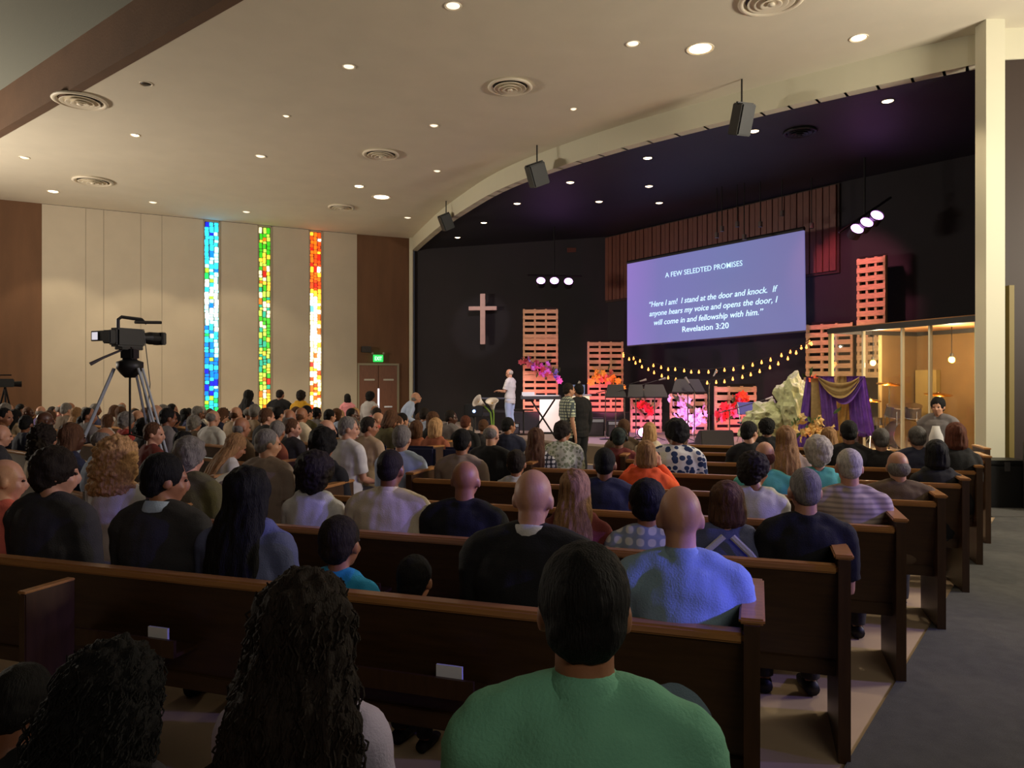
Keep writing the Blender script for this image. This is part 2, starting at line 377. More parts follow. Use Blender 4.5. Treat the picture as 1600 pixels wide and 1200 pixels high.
p = on_brown(590, 560)
ex = empty('exit_sign', p, math.atan2(W2[1] - W1[1], W2[0] - W1[0]), 'green glowing EXIT sign above the double brown door', 'sign')
obj('sign_box', BX((-.17, -.06, -.12), (.17, 0, .12), .01), mat('exit_green', (30, 215, 95), .4, emit=.9), ex)
for s in (-1, 1):
    l = obj('lamp_head', ell(bmesh.new(), (s * .19, -.03, .17), (.045, .045, .045)), mat('lamp_grey', (150, 140, 125), .5), ex)
def textmesh(s, width, height, shear=0, ext=.004, bold=0):
    cu = bpy.data.curves.new('t', 'FONT'); cu.body = s; cu.extrude = ext; cu.shear = shear; cu.align_x = 'CENTER'; cu.offset = bold; cu.resolution_u = 3
    ob = bpy.data.objects.new('t', cu); COL.objects.link(ob); bpy.context.view_layer.update()
    dg = bpy.context.evaluated_depsgraph_get(); me = bpy.data.meshes.new_from_object(ob.evaluated_get(dg)); bpy.data.objects.remove(ob)
    xs_ = [v.co.x for v in me.vertices]; w_ = max(xs_) - min(xs_); cx = (max(xs_) + min(xs_)) / 2
    for v in me.vertices: v.co.x = (v.co.x - cx) / w_ * width; v.co.y *= height / .72
    return me
me = textmesh('EXIT', .24, .13, bold=.01); me.materials.append(mat('exit_text', (200, 255, 215), .5, emit=1.6))
o = link('lettering', me, ex, (0, -.065, -.065)); o.rotation_euler = (math.pi / 2, 0, 0)
p = on_brown(571, 546)
ex = empty('wall_box', p, math.atan2(W2[1] - W1[1], W2[0] - W1[0]), 'small black speaker box on brown wall left of the exit sign', 'speaker')
obj('housing', BX((-.16, -.12, -.1), (.16, 0, .1), .01), M_BLK, ex); obj('grille', BX((-.13, -.125, -.08), (.13, -.12, .08)), mat('grille_grey', (60, 55, 52), .8), ex)

# ------------------------------------------------------------------ ceiling fixtures
M_RING = mat('lamp_trim', (225, 215, 195), .5); M_HOT = mat('lamp_hot', (255, 226, 180), .5, emit=14, ecol=(255, 224, 170)); M_DIM = mat('lamp_dim', (255, 236, 205), .5, emit=1.3, ecol=(255, 236, 205)); M_OFF = mat('lamp_off', (40, 34, 28), .5)
M_MED = mat('lamp_med', (255, 226, 180), .5, emit=6, ecol=(255, 224, 180))
def downlight(px, py, r, m, label, ceil=CEIL, grp='recessed lights in the cream ceiling'):
    Y = (ceil - EYE) * F / (597 - py); p = PX(px, py, Y)
    t = empty('ceiling_light', (p.x, p.y, ceil), 0, label, 'ceiling light', grp)
    obj('trim_ring', lathe(bmesh.new(), [(r, 0), (r * 1.25, -.012), (r * 1.3, 0), (r * 1.28, .004)], 24), M_RING if ceil == CEIL else M_BLK, t)
    obj('lens', lathe(bmesh.new(), [(.001, -.02), (r * .6, -.018), (r, -.004), (r * 1.02, 0)], 24), m, t, smooth=True)
DL = [(1094, 76, .16, M_HOT, 'large glowing recessed lamp, brightest in the cream ceiling'), (561, 291, .10, M_HOT, 'bright recessed lamp above the brown door area'), (596, 308, .2, M_MED, 'wide warm lamp just beyond the bright lamp near the door'),
 (83, 299, .11, M_HOT, 'bright recessed lamp above the far left wall corner'), (1342, 59, .10, M_MED, 'lit recessed lamp near the white pillar'), (211, 211, .07, M_MED, 'lit small lamp on ceiling between brown beam and wall vent'),
 (545, 104, .08, M_DIM, 'faint recessed lamp left of the large ceiling vent'), (708, 9, .09, M_DIM, 'faint recessed lamp at the top edge of the picture'), (989, 68, .08, M_DIM, 'faint recessed lamp left of the brightest lamp'),
 (447, 181, .05, M_DIM, 'tiny faint lamp between beam and middle vent'), (678, 196, .07, M_DIM, 'tiny faint lamp between the two middle vents'), (896, 170, .05, M_DIM, 'tiny faint lamp right of the large vent'),
 (228, 131, .08, M_OFF, 'dark unlit recessed lamp beside the brown beam'), (38, 246, .08, M_DIM, 'faint lamp near the low end of the brown beam'), (407, 244, .09, M_DIM, 'faint lamp left of the middle ceiling vent'),
 (683, 267, .07, M_DIM, 'faint lamp right of the middle ceiling vent'), (385, 331, .09, M_DIM, 'faint lamp above the blue and green glass windows'), (637, 340, .09, M_DIM, 'faint lamp near the corner of the stage opening'), (239, 316, .09, M_DIM, 'faint lamp above the cream wall panels')]
for px, py, r, m, lb in DL: downlight(px, py, r, m, lb)
SL = [(1387, 158), (1178, 205), (1012, 247), (891, 285), (808, 318), (756, 348), (715, 371), (1014, 291), (936, 315), (1030, 317)]
ordn = 'first second third fourth fifth sixth seventh eighth ninth tenth eleventh twelfth thirteenth fourteenth fifteenth sixteenth seventeenth eighteenth nineteenth twentieth'.split()
for k, (px, py) in enumerate(SL):
    lb = ('glowing lamp in black stage ceiling, %s along the cream edge from the pillar' % ordn[k]) if k < 7 else ('glowing lamp deeper in black stage ceiling, ' + ('front one of the inner three', 'left one of the inner three', 'rear right one of the inner three')[k - 7])
    downlight(px, py, .085, M_MED, lb, SCEIL, 'recessed lights in the black stage ceiling')
    Y = (SCEIL - EYE) * F / (597 - py); p = PX(px, py, Y)
def vent(px, py, r, label, ceil=CEIL, m=None):
    Y = (ceil - EYE) * F / (597 - py); p = PX(px, py, Y); m = m or M_RING
    t = empty('ceiling_vent', (p.x, p.y, ceil), 0, label, 'ceiling vent', 'round ceiling vents')
    obj('collar', lathe(bmesh.new(), [(r * .95, 0), (r, -.03), (r * .9, -.05), (r * .78, -.02), (r * .78, 0)], 32), m, t, smooth=True)
    obj('duct', lathe(bmesh.new(), [(.001, -.003), (r * .8, -.003), (r * .8, 0)], 32), M_OFF, t)
    for q, (a, z) in enumerate(((.66, -.055), (.46, -.07), (.27, -.085))):
        obj('louver_ring', lathe(bmesh.new(), [(r * (a - .08), z + .03), (r * (a + .04), z), (r * (a + .06), z + .004), (r * (a - .06), z + .036)], 28), m, t, smooth=True)
    obj('center_cone', lathe(bmesh.new(), [(.001, -.09), (r * .12, -.085), (r * .1, -.06), (.001, -.06)], 20), m, t, smooth=True)
vent(797, 134, .38, 'large round slotted vent in the middle of the ceiling'); vent(595, 240, .40, 'round vent straight above the double brown door')
vent(533, 323, .37, 'round vent farthest away, beside the bright lamps'); vent(145, 282, .46, 'round vent above the cream wall at the left')
vent(125, 156, .45, 'round vent partly hidden by the brown beam'); vent(1205, -2, .42, 'round vent cut off by the top edge of the picture')
vent(1250, 205, .3, 'dark round vent in the black stage ceiling', SCEIL, M_METAL)
# hanging loudspeakers
for px, py, Y, w_, h_, tilt, lb in ((1159, 187, 12.2, .26, .5, .10, 'black loudspeaker hanging at the middle of cream stage edge'), (839, 273, 15.6, .36, .46, -.3, 'black loudspeaker hanging left of the row of stage ceiling lamps'), (697, 347, 20.4, .3, .42, -.35, 'small black loudspeaker hanging at the far end of the stage edge')):
    p = PX(px, py, Y); t = empty('hanging_speaker', p, 0, lb, 'speaker', 'loudspeakers hung along the stage edge')
    R_ = Matrix.Rotation(tilt, 4, 'Y') @ Matrix.Rotation(.35, 4, 'X') @ Matrix.Rotation(.3, 4, 'Z')
    obj('cabinet', BX((-w_ / 2, -.15, -h_ / 2), (w_ / 2, .15, h_ / 2), .015, R_), M_BLK, t)
    obj('grille', BX((-w_ / 2 + .02, -.165, -h_ / 2 + .02), (w_ / 2 - .02, -.15, h_ / 2 - .02), 0, R_), M_METAL, t)
    obj('mount_rod', TB([(0, 0, h_ / 2 - .03), (0, 0, CEIL - p.z)], .015, 8), M_METAL, t)
    obj('bracket', BX((-w_ / 2 - .02, -.03, h_ / 2 - .02), (w_ / 2 + .02, .03, h_ / 2 + .02), .004, R_), M_METAL, t)

# ------------------------------------------------------------------ stage
SF = smooth_curve([(9.9, 10.6), (7.3, 11.4), (6.2, 13.0), (4.3, 14.5), (2.1, 15.9), (.4, 17.6), (-1.3, 20.4), (-3.1, 24.6)])
bm = bmesh.new(); prism(bm, SF + [(-3.35, 25.75), (2.9, 23.4), (7.6, 16.8), (11.3, 12.6), (10.5, 10.6)], lambda y: -.45, lambda y: STAGE)
struct('stage', bm, M_STAGEF)
bm = bmesh.new()
for a, b in zip(SF, SF[1:]):
    M_, L2 = wall_frame(a, b); box(bm, (0, .0, -.4), (L2, .03, STAGE - .05), M_)
struct('stage_front', bm, mat('stage_front_tan', (150, 134, 112), .7))
RIS = [(1.3, 21.3), (3.4, 20.6), (5.2, 18.9), (6.6, 17.3), (7.4, 16.9), (2.95, 23.2), (-1.6, 24.6), (-1.2, 21.9)]
bm = bmesh.new(); prism(bm, [(-1.0, 20.6), (3.9, 20.4), (6.3, 17.9), (7.35, 16.95), (2.95, 23.1), (-1.5, 24.7)], STAGE, .80)
struct('stage_riser', bm, M_BLACK)
# red-brown plank panels behind the screen
Mb, Lb = wall_frame(B1, B2)
pw = tag(bpy.data.objects.new('wall_panelling', None), kind='structure'); COL.objects.link(pw); pw.matrix_world = Mb
npl = 46; x0 = -.05; x1 = ws2(1310, B1, B2); 
for k in range(npl):
    a = x0 + (x1 - x0) * k / npl; b = x0 + (x1 - x0) * (k + 1) / npl
    z = 4.24 + (.0 if True else 0)
    obj('plank', BX((a + .012, .05, z), (b - .012, .085 + .012 * (k % 2), 6.22)), M_PLANK, pw)
obj('plank_frame', BX((x0, .0, 4.18), (x1 + .05, .05, 6.25)), mat('panel_dark', (50, 26, 20), .7), pw)
p = PX(915, 391, 23.9); tag(obj('trim_4', BX((p.x - .6, p.y - .05, p.z - .07), (p.x + .5, p.y, p.z + .07)), M_PLANK), kind='structure')
# cross
p = PX(754.5, 538, 24.6)
cr = empty('cross', (p.x, p.y, p.z), -.10, 'pale wooden cross mounted on the black stage wall', 'cross')
obj('upright', BX((-.085, -.06, 0), (.085, .06, 1.68), .01), mat('cross_wood', (222, 186, 178), .6, var=.08, vscale=5, bump=.1), cr)
obj('crossbeam', BX((-.47, -.065, 1.13), (.47, .055, 1.26), .01), MATS['cross_wood'], cr)
obj('bracket', BX((-.05, .06, .3), (.05, .25, 1.4)), M_BLK, cr)
# projection screen
S = [PX(980, 540, 21), PX(1258, 516, 16.7), PX(1256, 359, 16.7), PX(980, 412, 21)]
m = mat('screen_slide', (110, 110, 170), .6); nt = m.node_tree; N = nt.nodes; L = nt.links; b = N['Principled BSDF']
tc = N.new('ShaderNodeTexCoord'); sp = N.new('ShaderNodeSeparateXYZ'); L.new(tc.outputs['Generated'], sp.inputs[0])
r1 = N.new('ShaderNodeValToRGB'); L.new(sp.outputs[0], r1.inputs[0])
e = r1.color_ramp.elements; e[0].position = 0; e[0].color = lin((150, 112, 196)) + (1,); e[1].position = 1; e[1].color = lin((114, 106, 156)) + (1,)
q = r1.color_ramp.elements.new(.22); q.color = lin((118, 108, 172)) + (1,); q = r1.color_ramp.elements.new(.6); q.color = lin((108, 112, 164)) + (1,)
nz = N.new('ShaderNodeTexNoise'); nz.inputs['Scale'].default_value = 1.6; L.new(tc.outputs['Generated'], nz.inputs[0])
mx = N.new('ShaderNodeMix'); mx.data_type = 'RGBA'; mx.blend_type = 'MIX'; L.new(r1.outputs[0], mx.inputs[6]); mx.inputs[7].default_value = lin((108, 122, 184)) + (1,)
ml = N.new('ShaderNodeMath'); ml.operation = 'MULTIPLY'; ml.inputs[1].default_value = .5; L.new(nz.outputs[0], ml.inputs[0]); L.new(ml.outputs[0], mx.inputs[0])
b.inputs['Base Color'].default_value = (.02, .02, .02, 1); L.new(mx.outputs[2], b.inputs['Emission Color']); b.inputs['Emission Strength'].default_value = 1.05
exv = (S[1] - S[0]); eyv = (S[3] - S[0]); nrm = exv.cross(eyv).normalized(); SWd = exv.length; SHt = eyv.length
scr = empty('projection_screen', S[0], 0, 'large lavender projection screen showing white verse text', 'screen')
bm = bmesh.new(); fr = [bm.verts.new(v - S[0]) for v in S]; bk = [bm.verts.new(v - S[0] - nrm * .04) for v in S]
bm.faces.new(fr); bm.faces.new(bk[::-1])
for i in range(4): bm.faces.new((fr[i], bk[i], bk[(i + 1) % 4], fr[(i + 1) % 4]))
obj('screen_surface', bm, m, scr)
bm = bmesh.new(); tube(bm, [S[3] - S[0] - nrm * .02 + V((0, 0, .03)), S[2] - S[0] - nrm * .02 + V((0, 0, .03))], .05, 8); obj('roller_housing', bm, M_BLK, scr)
bm = bmesh.new(); tube(bm, [S[0] - S[0] - nrm * .02 - V((0, 0, .015)), S[1] - S[0] - nrm * .02 - V((0, 0, .015))], .022, 8); obj('bottom_bar', bm, mat('screen_bar', (70, 66, 80), .5), scr)
M_TXT = mat('slide_text', (190, 230, 250), .5, emit=1.0)
exn = exv.normalized(); eyn = (eyv - exn * eyv.dot(exn)).normalized()
skew = eyv.dot(exn)
for (s, uc, vc, wd, ht, sh, bo) in (('A FEW SELEDTED PROMISES', .485, .745, 2.42, .135, 0, .004), ('\u201cHere I am!  I stand at the door and knock.  If', .52, .425, 3.95, .15, .25, .006), ('anyone hears my voice and opens the door, I', .52, .315, 3.95, .15, .25, .006), ('will come in and fellowship with him.\u201d', .50, .205, 3.4, .15, .25, .006), ('Revelation 3:20', .50, .095, 1.45, .15, 0, .006)):
    top = S[3].lerp(S[2], uc); bot = S[0].lerp(S[1], uc); c = bot.lerp(top, vc) + nrm * .045
    lx = (S[1] - S[0]).lerp(S[2] - S[3], vc).normalized(); ly = (top - bot).normalized()
    me = textmesh(s, wd, ht, sh, .003, bo); me.materials.append(M_TXT)
    o = link('lettering', me, scr); o.matrix_local = Matrix(((lx.x, ly.x, nrm.x, c.x - S[0].x), (lx.y, ly.y, nrm.y, c.y - S[0].y), (lx.z, ly.z, nrm.z, c.z - S[0].z), (0, 0, 0, 1)))
# small spotlights above the screen
for k, (px, py) in enumerate(((1120, 367), (1128, 357), (1152, 350), (1163, 370), (1188, 350), (1222, 333), (1268, 352))):
    p = PX(px, py, 17.6 - k * .15)
    t = empty('small_spotlight', p, 0, 'small dark spotlight above the screen, %s from its left' % ordn[k], 'spotlight', 'small spotlights over the screen')
    obj('can', lathe(bmesh.new(), [(.03, .06), (.05, .05), (.05, -.07), (.035, -.07)], 12), mat('can_grey', (84, 70, 70), .5), t)
    obj('stem', TB([(0, 0, .05), (0, 0, SCEIL - p.z)], .01, 6), M_METAL, t)
# purple light bars
def light_bar(pts, Y, label):
    c = PX(sum(p[0] for p in pts) / 3, sum(p[1] for p in pts) / 3, Y)
    t = empty('stage_light_bar', c, 0, label, 'stage lights', 'bars of three purple stage lights')
    q = [PX(a, b, Y) - c for a, b in pts]
    d = (q[2] - q[0]).normalized()
    obj('bar', TB([q[0] - d * .4 + V((0, 0, .22)), q[2] + d * .4 + V((0, 0, .22))], .025, 8), M_METAL, t)
    obj('hanger', TB([q[1] + V((0, 0, .22)), q[1] + V((0, 0, SCEIL - c.z))], .02, 8), M_METAL, t)
    for v in q:
        R_ = Matrix.Translation(v) @ Matrix.Rotation(math.radians(60), 4, 'X')
        h = obj('lamp_head', lathe(bmesh.new(), [(.07, -.14), (.13, -.1), (.14, .1), (.13, .12), (.125, .1)], 16, mx=R_), M_BLK, t)
        obj('lens', lathe(bmesh.new(), [(.001, .115), (.1, .105), (.125, .1)], 16, mx=R_), mat('purple_lens', (236, 170, 255), .3, emit=9, ecol=(226, 150, 255)), h)
        obj('yoke', TB([v + V((0, 0, .05)), v + V((0, 0, .22))], .012, 6), M_METAL, h)
light_bar([(845, 442), (866, 442), (888, 443)], 22.0, 'three purple stage lights hanging left of the screen')
light_bar([(1336, 363), (1351, 353), (1367, 342)], 15.2, 'three purple stage lights hanging right of the screen')
light('SPOT', 'bar_light', PX(866, 446, 21.8), 500, PURP, (1.5, 19.0, .5), .1, 70, .6)
light('SPOT', 'bar_light', PX(1351, 358, 14.9), 420, PURP, (5.2, 16.2, .4), .1, 60, .6)

# pallets
def pallet(px0, px1, pyt, pyb, Y, n, label, yaw=0, cols=3, wid=None, stack=1):
    Wp = wid or (px1 - px0) * Y / F; zt = EYE - (pyt - 597) / F * Y; zb = EYE - (pyb - 597) / F * Y; Hp = zt - zb
    c = PX((px0 + px1) / 2, pyb, Y); t = empty('wooden_pallet', c, yaw, label, 'pallet', 'upright wooden pallets on the stage')
    for k in range(cols + 1):
        x = -Wp / 2 + .03 + (Wp - .06) * k / cols
        obj('stringer', BX((x - .025, 0, 0), (x + .025, .09, Hp - .05)), M_PALLET, t)
    step = Hp / n
    for k in range(n):
        gap = .07 if (k + 1) % 6 or stack == 1 else .01
        obj('slat', BX((-Wp / 2, -.02, k * step), (Wp / 2, 0, (k + 1) * step - min(gap, step * .4)), .003), M_PALLET, t)
    obj('gap_shade', BX((-Wp / 2, .09, 0), (Wp / 2, .1, Hp)), mat('pallet_back', (26, 16, 16), .9), t)  # dark sheet added behind the slats so the gaps look shaded
    return t
pallet(817, 872, 480, 643, 21, 17, 'tallest wooden pallet left of screen with purple flowers', stack=2)
pallet(918, 974, 531, 643, 21, 12, 'wooden pallet with orange flowers beside the string lights')
pallet(985, 1034, 604, 676, 19, 7, 'low wooden pallet with red heart wreath')
pallet(1047, 1105, 612, 678, 18.6, 6, 'low wooden pallet behind pink and white flowers')
pallet(1117, 1182, 600, 676, 18.2, 6, 'low wooden pallet with red flowers near green rock')
pallet(1268, 1322, 502, 600, 16.9, 8, 'red-lit wooden pallet right of the screen behind the drapes', -.75, wid=1.05)
pallet(1342, 1380, 398, 590, 16.0, 14, 'tall narrow red-lit pallet rising behind the drum cage', -.9, wid=.62)

# string lights
M_BULB = mat('bulb_glow', (255, 190, 110), .4, emit=3.4, ecol=(255, 150, 70)); bulb = mesh(lathe(bmesh.new(), [(.001, .05), (.012, .045), (.014, .02), (.024, 0), (.028, -.02), (.018, -.04), (.001, -.046)], 10), 'bulb', M_BULB, True)
ST = [[(974, 553), (990, 560), (1000, 564), (1021, 571), (1033, 574), (1044, 577), (1055, 577), (1069, 579), (1080, 581), (1092, 581), (1107, 581), (1119, 580), (1132, 578), (1146, 577), (1161, 574), (1176, 570), (1190, 566), (1204, 562), (1221, 555), (1235, 550), (1252, 543), (1265, 535)],
      [(974, 556), (983, 561), (993, 567), (1003, 573), (1013, 577), (1022, 582), (1034, 587), (1044, 590), (1056, 593), (1070, 597), (1085, 599), (1105, 598), (1119, 597), (1132, 596), (1145, 592), (1160, 589), (1173, 585), (1187, 580), (1203, 574), (1216, 568), (1231, 560), (1244, 551), (1260, 542), (1268, 537)]]
for k, pts in enumerate(ST):
    Q = [PX(a, b, 20.6 - 3.9 * (a - 974) / 295 - .12 * k) for a, b in pts]
    t = empty('string_light', Q[0], 0, ('upper' if k == 0 else 'lower') + ' strand of warm string lights swagged below the screen', 'string lights', 'swagged string lights')
    obj('cord', TB([q - Q[0] + V((0, 0, .07)) for q in Q], .008, 5), M_BLK, t)
    for q in Q: link('bulb', bulb, t, q - Q[0])

# ------------------------------------------------------------------ flowers
def petal_mesh(name, m, n=6, r=.07):
    bm = bmesh.new(); c = bm.verts.new((0, 0, .012))
    for k in range(n):
        a = 2 * math.pi * k / n; w2 = math.pi / n * 1.05
        p1 = bm.verts.new((r * .7 * math.cos(a - w2), r * .7 * math.sin(a - w2), .02)); p2 = bm.verts.new((r * math.cos(a), r * math.sin(a), .045 - .02 * (k % 2))); p3 = bm.verts.new((r * .7 * math.cos(a + w2), r * .7 * math.sin(a + w2), .02))
        bm.faces.new((c, p1, p2)); bm.faces.new((c, p2, p3))
    ell(bm, (0, 0, .02), (r * .25, r * .25, r * .2), 1)
    me = bpy.data.meshes.new(name); bm.to_mesh(me); bm.free(); me.materials.append(m); return me
bm = bmesh.new()
vv = [bm.verts.new(p) for p in ((0, 0, 0), (.03, .05, .01), (.02, .12, .03), (0, .16, .02), (-.02, .12, .03), (-.03, .05, .01))]; cc = bm.verts.new((0, .08, -.005))
for i in range(6): bm.faces.new((cc, vv[i], vv[(i + 1) % 6]))
LEAFM = bpy.data.meshes.new('leaf'); bm.to_mesh(LEAFM); bm.free(); LEAFM.materials.append(M_LEAF)
FM = {}
def blossom(col, r=.07):
    k = (col, r)
    if k not in FM: FM[k] = petal_mesh('blossom', mat('petal_%d_%d_%d' % col, col, .7, var=.1, vscale=30), r=r)
    return FM[k]
def garland(path, Y, cols, label, n=26, spread=.14, r=.1, leaves=8, name='flower_garland', cat='flowers', group='flower arrangements on the stage'):
    P = [PX(a, b, Y) for a, b in path]; t = empty(name, P[0], 0, label, cat, group)
    for k in range(n):
        u = random.random() * (len(P) - 1); i = min(int(u), len(P) - 2); q = P[i].lerp(P[i + 1], u - i) + V((random.gauss(0, spread * .6), random.uniform(-.16, 0), random.gauss(0, spread * .6)))
        o = link('blossom', blossom(cols[min(len(cols) - 1, int(u / (len(P) - 1) * len(cols)))] if random.random() < .7 else random.choice(cols), r), t, q - P[0])
        o.rotation_euler = (math.radians(80) + random.gauss(0, .5), random.gauss(0, .4), random.uniform(0, 3)); s = random.uniform(.8, 1.3); o.scale = (s, s, s)
    for k in range(leaves):
        u = random.random() * (len(P) - 1); i = min(int(u), len(P) - 2); q = P[i].lerp(P[i + 1], u - i) + V((random.gauss(0, spread), random.uniform(-.08, 0.02), random.gauss(0, spread)))
        o = link('leaf', LEAFM, t, q - P[0]); o.rotation_euler = (random.uniform(.5, 2.4), random.uniform(-1, 1), random.uniform(-3, 3)); o.scale = (1.3, 1.3, 1.3)
    return t
garland([(820, 556), (828, 572), (845, 577), (862, 583), (872, 590)], 20.9, [(170, 80, 90), (215, 120, 160), (235, 120, 235), (190, 130, 250), (150, 140, 250)], 'pink to violet flower garland hung across the tallest pallet', 40, .16)
garland([(925, 584), (935, 592), (950, 592), (962, 603), (972, 614)], 20.8, [(250, 190, 70), (235, 120, 110), (250, 170, 50), (250, 180, 40)], 'orange and yellow flower garland hung on the second pallet', 36, .14)
garland([(996, 628), (1008, 634), (1014, 648)], 18.8, [(225, 40, 40), (200, 30, 40)], 'red rose cluster inside the heart wreath', 14, .08)
garland([(1056, 622), (1066, 640), (1078, 655), (1095, 650), (1070, 668)], 18.4, [(250, 205, 235), (250, 190, 240), (255, 225, 235)], 'pink and white lilies massed on the low middle pallet', 46, .2, .1)
garland([(1120, 646), (1140, 644), (1150, 634), (1168, 618)], 18.0, [(235, 50, 60), (245, 120, 160), (230, 40, 40), (240, 80, 30)], 'red and orange flowers across the right low pallet', 34, .14)
garland([(1244, 672), (1262, 668), (1282, 674)], 13.6, [(240, 205, 130), (245, 190, 120), (250, 215, 150)], 'peach flowers at the foot of the purple drape', 26, .16, .09)
garland([(1262, 588), (1266, 598)], 13.9, [(245, 110, 80)], 'coral flowers tied to the drape stand corner', 6, .05, .07, 3)
# heart wreath
t = empty('heart_wreath', PX(1008, 655, 18.85), 0, 'twig heart wreath hung on the low left pallet', 'wreath')
P = [(16 * math.sin(a) ** 3 * .022, 0, (13 * math.cos(a) - 5 * math.cos(2 * a) - 2 * math.cos(3 * a) - math.cos(4 * a)) * .024 + .4) for a in [2 * math.pi * k / 24 for k in range(25)]]
obj('twig_ring', TB(P, .03, 6), mat('twig', (170, 120, 90), .9, var=.3, vscale=30), t); obj('twig_ring', TB([(x * 1.06, -.03, z * 1.03 - .02) for x, y, z in P], .018, 6), MATS['twig'], t)
# calla lilies by the podium
for k, (px, py, px2, ln) in enumerate(((755, 632, 769, 'drooping left'), (770, 638, 771, 'upright right'))):
    Y = 13.0; a = PX(px, py, Y); b = PX(px2, 668, Y)
    t = empty('calla_lily', b, 0, 'white calla lily with green stem, %s bloom of two' % ln, 'flower', 'calla lilies before the podium')
    mid = (a + b) / 2 + V((.05 if k == 0 else .01, 0, .06))
    obj('stem', TB([(0, 0, -.3), (0, 0, 0), mid - b, a - b], [.014, .014, .012, .016], 8), mat('stem_green', (130, 170, 60), .6), t)
    bm = bmesh.new(); R_ = Matrix.Translation(a - b) @ Matrix.Rotation(-1.0 if k == 0 else -.1, 4, 'Y') @ Matrix.Rotation(.5, 4, 'X')
    lathe(bm, [(.015, -.04), (.03, 0), (.05, .06), (.085, .12), (.12, .15), (.115, .155), (.08, .125), (.045, .06), (.01, .0)], 14, mx=R_); obj('bloom', bm, mat('lily_white', (250, 240, 235), .5), t, smooth=True)
    bm = bmesh.new(); tube(bm, [R_ @ V((0, 0, 0)), R_ @ V((0, 0, .11))], .012, 8); obj('spadix', bm, mat('spadix_yellow', (220, 180, 80), .6), t)
t = empty('flower_stand', (PX(768, 668, 13.0).x, 13.0, fz(13)), 0, 'dark vase stand holding the two calla lilies', 'stand')
zz = PX(768, 668, 13).z - .2 - fz(13)
obj('vase', lathe(bmesh.new(), [(.09, zz - .35), (.12, zz - .2), (.08, zz), (.07, zz - .02), (.08, zz - .33)], 16), M_BLK, t, smooth=True); obj('column', lathe(bmesh.new(), [(.2, 0), (.2, .04), (.06, .08), (.06, zz - .36), (.13, zz - .35)], 16), M_BLK, t)

# ------------------------------------------------------------------ stage equipment
def stand_thing(name, px, Y, label, cat, base=STAGE, group=None, rz=0):
    return empty(name, ((px - 800) / F * Y, Y, base), rz, label, cat, group)
# podium
t = stand_thing('podium', 768, 19.6, 'slim black podium with flat top in front of the speaker', 'podium')
obj('post', BX((-.05, -.05, .03), (.05, .05, .9), .01), M_METAL, t); obj('base', BX((-.25, -.2, 0), (.25, .2, .03), .01), M_METAL, t); obj('desk_top', BX((-.3, -.22, .9), (.36, .22, .94), .01), mat('podium_top', (90, 90, 100), .4), t)
t = stand_thing('confidence_monitor', 740, 19.2, 'small dark monitor with a blue glow left of the podium', 'monitor')
obj('cabinet', BX((-.24, -.15, .45), (.24, .15, .78), .02), M_BLK, t); obj('lens', lathe(bmesh.new(), [(.001, 0), (.035, 0), (.04, .02)], 12, mx=Matrix.Translation((.02, -.16, .6)) @ Matrix.Rotation(math.pi / 2, 4, 'X')), mat('blue_led', (150, 190, 255), .3, emit=4), t); obj('pole', TB([(0, 0, 0), (0, 0, .46)], .025, 8), M_METAL, t)
# keyboard
t = stand_thing('keyboard', 848, 18.4, 'electronic keyboard on a crossed stand behind the plaid shirt man', 'keyboard')
obj('case', BX((-.55, -.15, .92), (.45, .15, 1.02), .015), mat('key_case', (70, 68, 74), .4), t); obj('keys', BX((-.5, -.16, 1.0), (.4, -.03, 1.03), .004), M_PAPER, t)
for s in (-1, 1): obj('stand_leg', TB([(-.3 * s, 0, .0), (.3 * s, 0, .92)], .022, 8), M_METAL, t)
obj('sheet_paper', BX((-.52, .05, 1.02), (-.2, .09, 1.1), .002), M_PAPER, t)
# lit white counter and laptop
t = stand_thing('lit_counter', 908, 19.4, 'glowing white panel counter left of the second pallet', 'counter')
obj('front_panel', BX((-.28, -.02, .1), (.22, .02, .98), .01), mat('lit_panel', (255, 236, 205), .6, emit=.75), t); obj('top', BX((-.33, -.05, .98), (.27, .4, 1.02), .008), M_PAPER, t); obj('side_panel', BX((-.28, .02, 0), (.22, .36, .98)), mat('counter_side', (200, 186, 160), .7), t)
t = stand_thing('lit_counter', 855, 19.3, 'glowing white drape panel behind the keyboard stand', 'counter')
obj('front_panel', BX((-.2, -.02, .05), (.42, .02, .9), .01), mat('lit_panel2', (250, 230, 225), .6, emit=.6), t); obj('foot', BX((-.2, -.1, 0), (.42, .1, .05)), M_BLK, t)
t = stand_thing('laptop', 903, 19.2, 'open laptop with pale blue screen on the white counter', 'laptop', STAGE + 1.02)
obj('base', BX((-.17, -.1, 0), (.17, .12, .02), .005), M_SILVER, t); obj('display', BX((-.19, .1, .02), (.19, .12, .26), .005), mat('laptop_blue', (110, 130, 170), .4, emit=.35), t)
